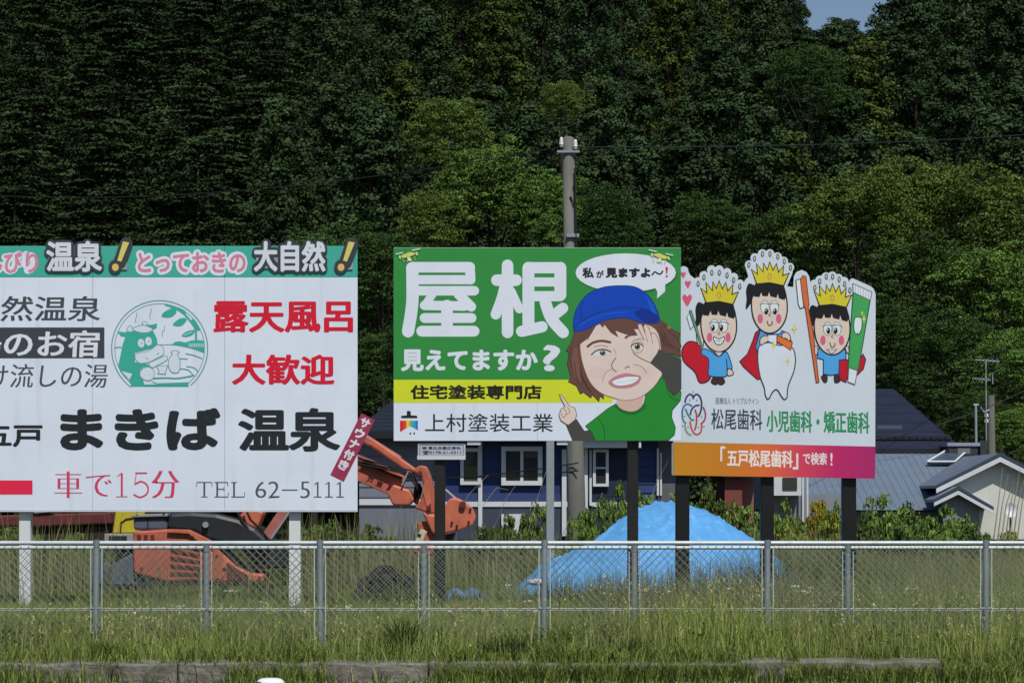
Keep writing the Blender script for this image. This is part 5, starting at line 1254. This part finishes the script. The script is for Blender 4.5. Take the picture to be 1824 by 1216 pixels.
# tall stems by the fence
n = 9000; x, y = spread_xy(n, 19.3, 23.5); p = patch(x, y, .8, 9); keep = rng.random(n) < (.15 + .6 * p) * np.interp(912 + x * 3960 / y, [-200, 400, 700, 950, 1100, 1250, 1450, 1600, 2000], [.5, .6, .6, .3, .9, 1.6, 1.5, .8, .7]); x, y, p = x[keep], y[keep], p[keep]; n = len(x)
blades('tall_verge_stems', x, y, rng.uniform(.35, .68, n) * (.7 + .4 * p), rng.uniform(.004, .008, n), rng.uniform(.02, .35, n), gm1, np.clip(.15 + .6 * rng.random(n), 0, 1), 'tall thin grass stems among the wire mesh')
n = 2600; x, y = spread_xy(n, 19.02, 20.6); p = patch(x, y, 1.7, 3); keep = rng.random(n) < p ** 1.5; x, y, p = x[keep], y[keep], p[keep]; n = len(x)
blades('ragged_weeds', x, y, rng.uniform(.25, .55, n), rng.uniform(.006, .012, n), rng.uniform(.1, .7, n), gm2, rng.random(n), 'ragged yellowing weeds in front of the fence')
n = 9000; x, y = spread_xy(n, 18.95, 20.6); p = patch(x, y, 2.3, 8); keep = rng.random(n) < p ** 2; x, y = x[keep], y[keep]; n = len(x)
P = np.stack([x, y, GZ + rng.uniform(.03, .28, n)], 1)
me = cards('broadleaf_weeds', P, np.tile([0, -.4, .9], (n, 1)), rng.uniform(.012, .03, n), rng.random(n) * .45, gm1, 1.5, False, .6)
mesh_obj('broadleaf_weeds', me, None, label='small broad leaved weeds mixed into the verge grass', kind='stuff')
pale = foliage_mat('pale_seed_stalk', (112, 112, 62), (176, 174, 116), 1.1, .6, ovar=0)
n = 3400; x, y = spread_xy(n, 18.75, 21.2); p = patch(x, y, 1.1, 6); keep = rng.random(n) < .15 + .85 * p ** 2; x, y, p = x[keep], y[keep], p[keep]; n = len(x)
hh = rng.uniform(.22, .62, n) * np.interp(912 + x * 3960 / y, [-200, 900, 1100, 1300, 1450, 2000], [.85, .9, 1.2, 1.25, 1.1, .95])
blades('pale_seed_stalks', x, y, hh, rng.uniform(.003, .006, n), rng.uniform(.02, .3, n), pale, rng.random(n), 'pale seed stalks standing over the verge grass')
P = np.repeat(np.stack([x, y, GZ + hh * .95], 1), 3, 0) + rng.normal(0, .01, (n * 3, 3)) * np.array([.4, .4, 2.0])
me = cards('pale_seed_heads', P, np.tile([0, -1.0, .2], (len(P), 1)), rng.uniform(.006, .012, len(P)), rng.random(len(P)), pale, 2.6, True, .4)
mesh_obj('pale_seed_heads', me, None, label='pale grass seed heads over the verge', kind='stuff')
# meadow behind the fences
n = 130000; x, y = spread_xy(n, 20.9, 44, pw=1.25); p = patch(x, y, .45, 4)
h = (.25 + .45 * rng.random(n)) * (.6 + .55 * p)
fac = np.clip((912 + x * 3960 / y - 1340) / 180, .12, 1); fac = np.maximum(fac, np.clip((y - 34.5) / 1.5, 0, 1)); h = h * (.30 + .70 * fac)
blades('meadow_grass', x, y, h, rng.uniform(.007, .014, n), rng.uniform(.03, .5, n), gm1, np.clip(.10 + .35 * p + .45 * rng.random(n), 0, 1), 'dense meadow grass behind the fences')
n = 52000; x, y = spread_xy(n, 22, 40, pw=1.1); p = patch(x, y, .6, 7); keep = rng.random(n) < (.15 + .85 * p) * np.maximum(np.clip((912 + x * 3960 / y - 1180) / 260, .08, 1), np.clip((y - 35) / 2, 0, 1)); x, y, p = x[keep], y[keep], p[keep]; n = len(x)
blades('dry_meadow_grass', x, y, (.45 + .5 * rng.random(n)) * (.7 + .3 * p), rng.uniform(.005, .010, n), rng.uniform(.02, .35, n), gm2, rng.random(n) ** 1.2, 'dry brownish grass stalks standing in the meadow')
# seed heads in front of the tarp
n = 4200; x = rng.uniform(X(960, 30), X(1560, 30), n); y = rng.uniform(26.5, 31, n)
hh = rng.uniform(.3, .95, n) ** 1.2 * np.clip(.7 + (x - 1.5) * .18, .55, 1.05)
blades('seeding_grass', x, y, hh, rng.uniform(.004, .008, n), rng.uniform(.02, .35, n), gm3, rng.random(n), 'dark seeding grass stalks in front of the blue tarpaulin')
n = 5200; x = rng.uniform(X(1060, 21), X(1560, 21), n); y = rng.uniform(21, 25, n)
blades('brown_stalks', x, y, rng.uniform(.3, .72, n), rng.uniform(.004, .007, n), rng.uniform(.02, .35, n), gm2, rng.random(n) * .55, 'thin brownish stalks behind the fence, right of centre')
n = 26000; x = rng.uniform(-5.2, 5.6, n); px = 912 + x * 3960 / 18.6
den = np.interp(px, [-200, 40, 90, 200, 215, 400, 430, 570, 600, 770, 800, 930, 950, 1325, 1345, 1395, 1410, 2100], [.5, .4, .08, .1, .02, .02, .8, .6, .02, .05, .9, .8, 1, 1, .15, .15, .8, .8])
keep = rng.random(n) < den * (.35 + .8 * patch(x, x * 0 + 1, 2.6, 2)); x = x[keep]; n = len(x)
blades('roadside_weeds', x, rng.uniform(18.5, 18.6, n), rng.uniform(.05, .24, n), rng.uniform(.005, .012, n), rng.uniform(.1, .9, n), gm1, rng.random(n) * .9, 'weeds along the foot of the kerb', z0=0.0)
# reeds under the left billboard and beyond
def reed_bed(px0, px1, y0, y1, n, h0, h1, label, m=gm2, t=1.0):
    h1 = h1 + .05; y = rng.uniform(y0, y1, n); x = (rng.uniform(px0, px1, n) - 912) * y / 3960
    blades('reed_bed', x, y, h0 + (h1 - h0) * rng.random(n) ** 1.4 * (.35 + .75 * patch(x, y, 2.2, 4)), rng.uniform(.008, .018, n), rng.uniform(.02, .22, n), m, rng.random(n) ** 1.1 * t, label)
reed_bed(-60, 200, 31.5, 35, 520, .7, 1.5, 'tall dry reeds in front of the red trailer')
reed_bed(500, 760, 32.5, 37, 1100, .5, 1.55, 'tall pale reeds between the left and green billboards')
reed_bed(760, 1010, 35, 39, 900, .5, 1.15, 'dry reeds in front of the blue house')
reed_bed(1240, 1540, 35, 38, 1600, .6, 1.2, 'dry yellow reeds behind the right billboard posts')
reed_bed(1540, 1840, 36, 39, 900, .5, 1.0, 'thin reeds below the grey house')
reed_bed(-60, 560, 34, 39, 1500, .4, 1.15, 'green reeds behind the excavator', gm3, 1.0)
# a few long dead canes
cane = mat('dead_cane', (150, 146, 122), .8, 1, var=.15)
cb = root('dead_canes', (X(1790, 38), 38, GZ), 'few long dead canes bending before the white gable', 'canes')
for k in range(7):
    px = 1776 + k * 7; MB().tube([W(px - 6, 960, 38), W(px + 2, 900, 38), W(px + 10 + 3 * (k % 3), 832 + 12 * (k % 4), 38)], [.012, .01, .004], 5).build('cane', cb, cane)
cb = root('dead_canes', (X(960, 38.5), 38.5, GZ), 'long bent dead grass canes in front of the navy wall', 'canes')
for (p0, p1, p2) in (((800, 950), (835, 880), (870, 845)), ((940, 950), (955, 895), (985, 800)), ((880, 940), (900, 890), (920, 862)), ((860, 900), (885, 868), (905, 872)), ((700, 960), (720, 880), (760, 830)), ((1150, 950), (1165, 870), (1190, 820)), ((1000, 955), (1020, 920), (1010, 900))):
    MB().tube([W(*p0, 38.5), W(*p1, 38.5), W(*p2, 38.5)], [.006, .005, .003], 5).build('cane', cb, cane)
# shrubs
fs_ = [foliage_mat('shrub_green', (44, 64, 26), (140, 168, 84), 1.05, .5, ovar=.1), foliage_mat('shrub_dark', (34, 48, 24), (108, 128, 68), 1.0, .55, ovar=.1), foliage_mat('shrub_yellow', (92, 88, 22), (168, 156, 56), 1.05, .5, ovar=.1),
       foliage_mat('shrub_yellowgreen', (70, 80, 24), (150, 158, 66), 1.05, .5, ovar=.1)]
def shrub_crown(m, n=110, per=44, size=(.055, .125)):
    d = rng.normal(0, 1, (n, 3)); d /= np.linalg.norm(d, axis=1)[:, None]; d[:, 2] = np.abs(d[:, 2]) * .95
    C = d * (rng.uniform(.35, 1.02, (n, 1)) ** .7); rad = np.stack([rng.uniform(.13, .26, n)] * 2 + [rng.uniform(.07, .14, n)], 1)
    P, D = clumps(C, rad, per, .5, .4, -.3); ct = np.repeat(rng.random(n), per)
    return cards('foliage', P, D * .7 + np.array([0, 0, .35]), rng.uniform(*size, len(P)), np.clip(.35 * ct + .55 * rng.random(len(P)), 0, 1), m, .7, False, .6)
SHR = [shrub_crown(m) for m in fs_] + [shrub_crown(fs_[0], 150, 46, (.05, .12))]
def stems_mesh():
    mb = MB()
    for k in range(9):
        a_ = k * .7; mb.tube([(0, 0, -.05), (math.cos(a_) * .25, math.sin(a_) * .25, .35), (math.cos(a_) * .6, math.sin(a_) * .6, .75)], [.03, .02, .006], 5, cap=False)
    o = mb.build('stems', None, bark); me = o.data; bpy.data.objects.remove(o); return me
SST = stems_mesh()
def shrub(px, ptop, wpx, Yt, k, label):
    r = 1.2 * wpx * Yt / 3960; t = root('shrub', (X(px, Yt), Yt, GZ), label, 'shrub'); h = Z(ptop, Yt) - GZ
    c = mesh_obj('foliage', SHR[k], t); c.scale = (r, r * .8, h * .93); c.rotation_euler = (0, 0, random.uniform(0, 6))
    s2 = mesh_obj('stems', SST, t); s2.scale = (r, r, h * .9)
for s_ in [
 (905, 905, 40, 39.5, 1, 'low dark shrub before the blue house, left of the steel post'),
 (955, 880, 40, 39.6, 0, 'bright leafy shrub just left of the steel post'),
 (1065, 868, 42, 39.0, 0, 'tall leafy shrub right of the concrete pole'),
 (1105, 848, 40, 39.4, 4, 'tallest leafy shrub before the porch of the blue house'),
 (1150, 858, 40, 39.2, 0, 'bright green shrub left of the tarpaulin summit, before the navy wall'),
 (1085, 915, 45, 36.6, 1, 'low dark green shrub beside the left slope of the tarpaulin'),
 (1205, 870, 42, 39.6, 4, 'leafy shrub behind the first black post of the right billboard'),
 (1262, 848, 45, 40.2, 1, 'dark bushy shrub left of the brick red shed'),
 (1325, 880, 50, 38.5, 0, 'green shrub in front of the brick red shed'),
 (1290, 905, 48, 37.4, 1, 'low weedy shrub right of the tarpaulin summit'),
 (1400, 880, 42, 39.0, 4, 'green shrub right of the middle post of the right billboard'),
 (1462, 870, 32, 39.8, 2, 'yellow orange shrub between two posts of the right billboard'),
 (1478, 896, 42, 39.0, 3, 'yellow green shrub below the orange one between the posts'),
 (1405, 925, 45, 37.5, 3, 'low yellowish shrub at the foot of the right billboard'),
 (1498, 880, 28, 39.2, 0, 'small green shrub left of the last black post'),
 (1570, 872, 48, 38.8, 4, 'leafy green shrub right of the last black post'),
 (1625, 882, 58, 39.2, 0, 'broad bright shrub before the grey roofed house'),
 (1685, 892, 52, 39.0, 4, 'broad leafy shrub below the small gable'),
 (1735, 922, 42, 38.2, 1, 'low shrub at the right end of the leafy row'),
 (1600, 925, 52, 37.6, 1, 'low dark shrub in front of the bright row, right of the posts'),
 (1800, 938, 40, 38.6, 3, 'low yellowish weeds at the right edge below the gable'),
 (1235, 885, 40, 38.2, 0, 'bright shrub touching the right shoulder of the tarpaulin'),
 (1355, 905, 36, 37.8, 4, 'low bright shrub left of the middle black post'),
 (1030, 905, 34, 38.0, 0, 'leafy shrub hugging the foot of the concrete pole'),
 (1125, 890, 36, 37.6, 4, 'bright shrub behind the right post of the green billboard'),
 (1540, 900, 40, 38.0, 1, 'dark shrub just right of the last black post, low'),
 (1655, 915, 50, 37.9, 4, 'broad low shrub in the middle of the row before the grey house'),
 (1710, 905, 40, 38.6, 0, 'bright shrub right below the small gable eave'),
 (20, 925, 60, 40, 1, 'dark shrub far behind the trailer at the left edge'),
 (250, 935, 70, 40, 1, 'dark low shrub behind the yellow machine'),
 (420, 930, 70, 40, 1, 'dark low shrub behind the excavator boom foot'),
 (560, 930, 60, 39.5, 4, 'green shrub behind the right white post of the hot spring billboard'),
 (660, 925, 55, 40, 1, 'dark shrub under the boom lettering'),
 (60, 938, 40, 35.5, 0, 'low green shrub behind the left white post'),
 (140, 944, 40, 35.2, 4, 'low green shrub behind the trailer at left'),
 (590, 915, 50, 36.5, 1, 'dark green shrub under the right end of the hot spring billboard'),
 (860, 925, 40, 37.0, 1, 'dark weedy shrub right of the orange arm'),
]: shrub(*s_)
# a dark grass clump in the verge, and tufts by the kerb
def tuft(px, Yt, n, h, m, label, w=.16):
    x = X(px, Yt) + rng.normal(0, w * .35, n); y = Yt + rng.normal(0, .06, n)
    o = blades('grass_tuft', x, y, rng.uniform(.5, 1, n) * h, rng.uniform(.006, .013, n), rng.uniform(.1, .75, n), m, rng.random(n) * .8, label)
    del o['kind']; o['category'] = 'grass tuft'
tuft(715, 19.35, 330, .50, gm3, 'tall dark grass tuft before the fence, below the orange arm')
tuft(195, 18.95, 500, .30, gm1, 'arching green tuft over the kerb below the left fence post', .22)
tuft(520, 18.98, 260, .22, gm3, 'dark tuft on the kerb near the white container')
tuft(900, 19.0, 380, .34, gm3, 'broad bluish green tuft over the kerb left of centre', .3)
tuft(1140, 19.1, 500, .30, gm1, 'light green tuft at the kerb below the tarpaulin', .25)
tuft(1560, 18.95, 350, .22, gm1, 'low leafy tuft at the kerb right of centre', .25)
tuft(1000, 19.4, 300, .45, gm1, 'upright light tuft beside the middle fence post')
# white umbel flowers
fl = mat('white_petal', (214, 214, 196), .7, 1)
n = 60; fx = np.concatenate([rng.uniform(1120, 1700, 42), rng.uniform(560, 1100, 8), rng.uniform(200, 600, 10)]); fy = rng.uniform(1040, 1115, n); Yf = rng.uniform(21.5, 24.5, n)
P = np.stack([(fx - 912) * Yf / 3960, Yf, 1.5 + (896 - fy) * Yf / 3960], 1)
Q = np.repeat(P, 12, 0) + rng.normal(0, 1, (n * 12, 3)) * np.array([.022, .022, .006])
me = cards('white_flowers', Q, np.tile([0, -.3, 1.0], (len(Q), 1)), rng.uniform(.014, .026, len(Q)), np.ones(len(Q)), fl, 1.0)
mesh_obj('white_flowers', me, None, label='scattered white umbel flowers in the grass', kind='stuff')
blades('flower_stems', P[:, 0], P[:, 1], P[:, 2] - GZ, np.full(n, .006), np.full(n, .0), gm1, rng.random(n) * .5, 'thin stems of the white flowers')
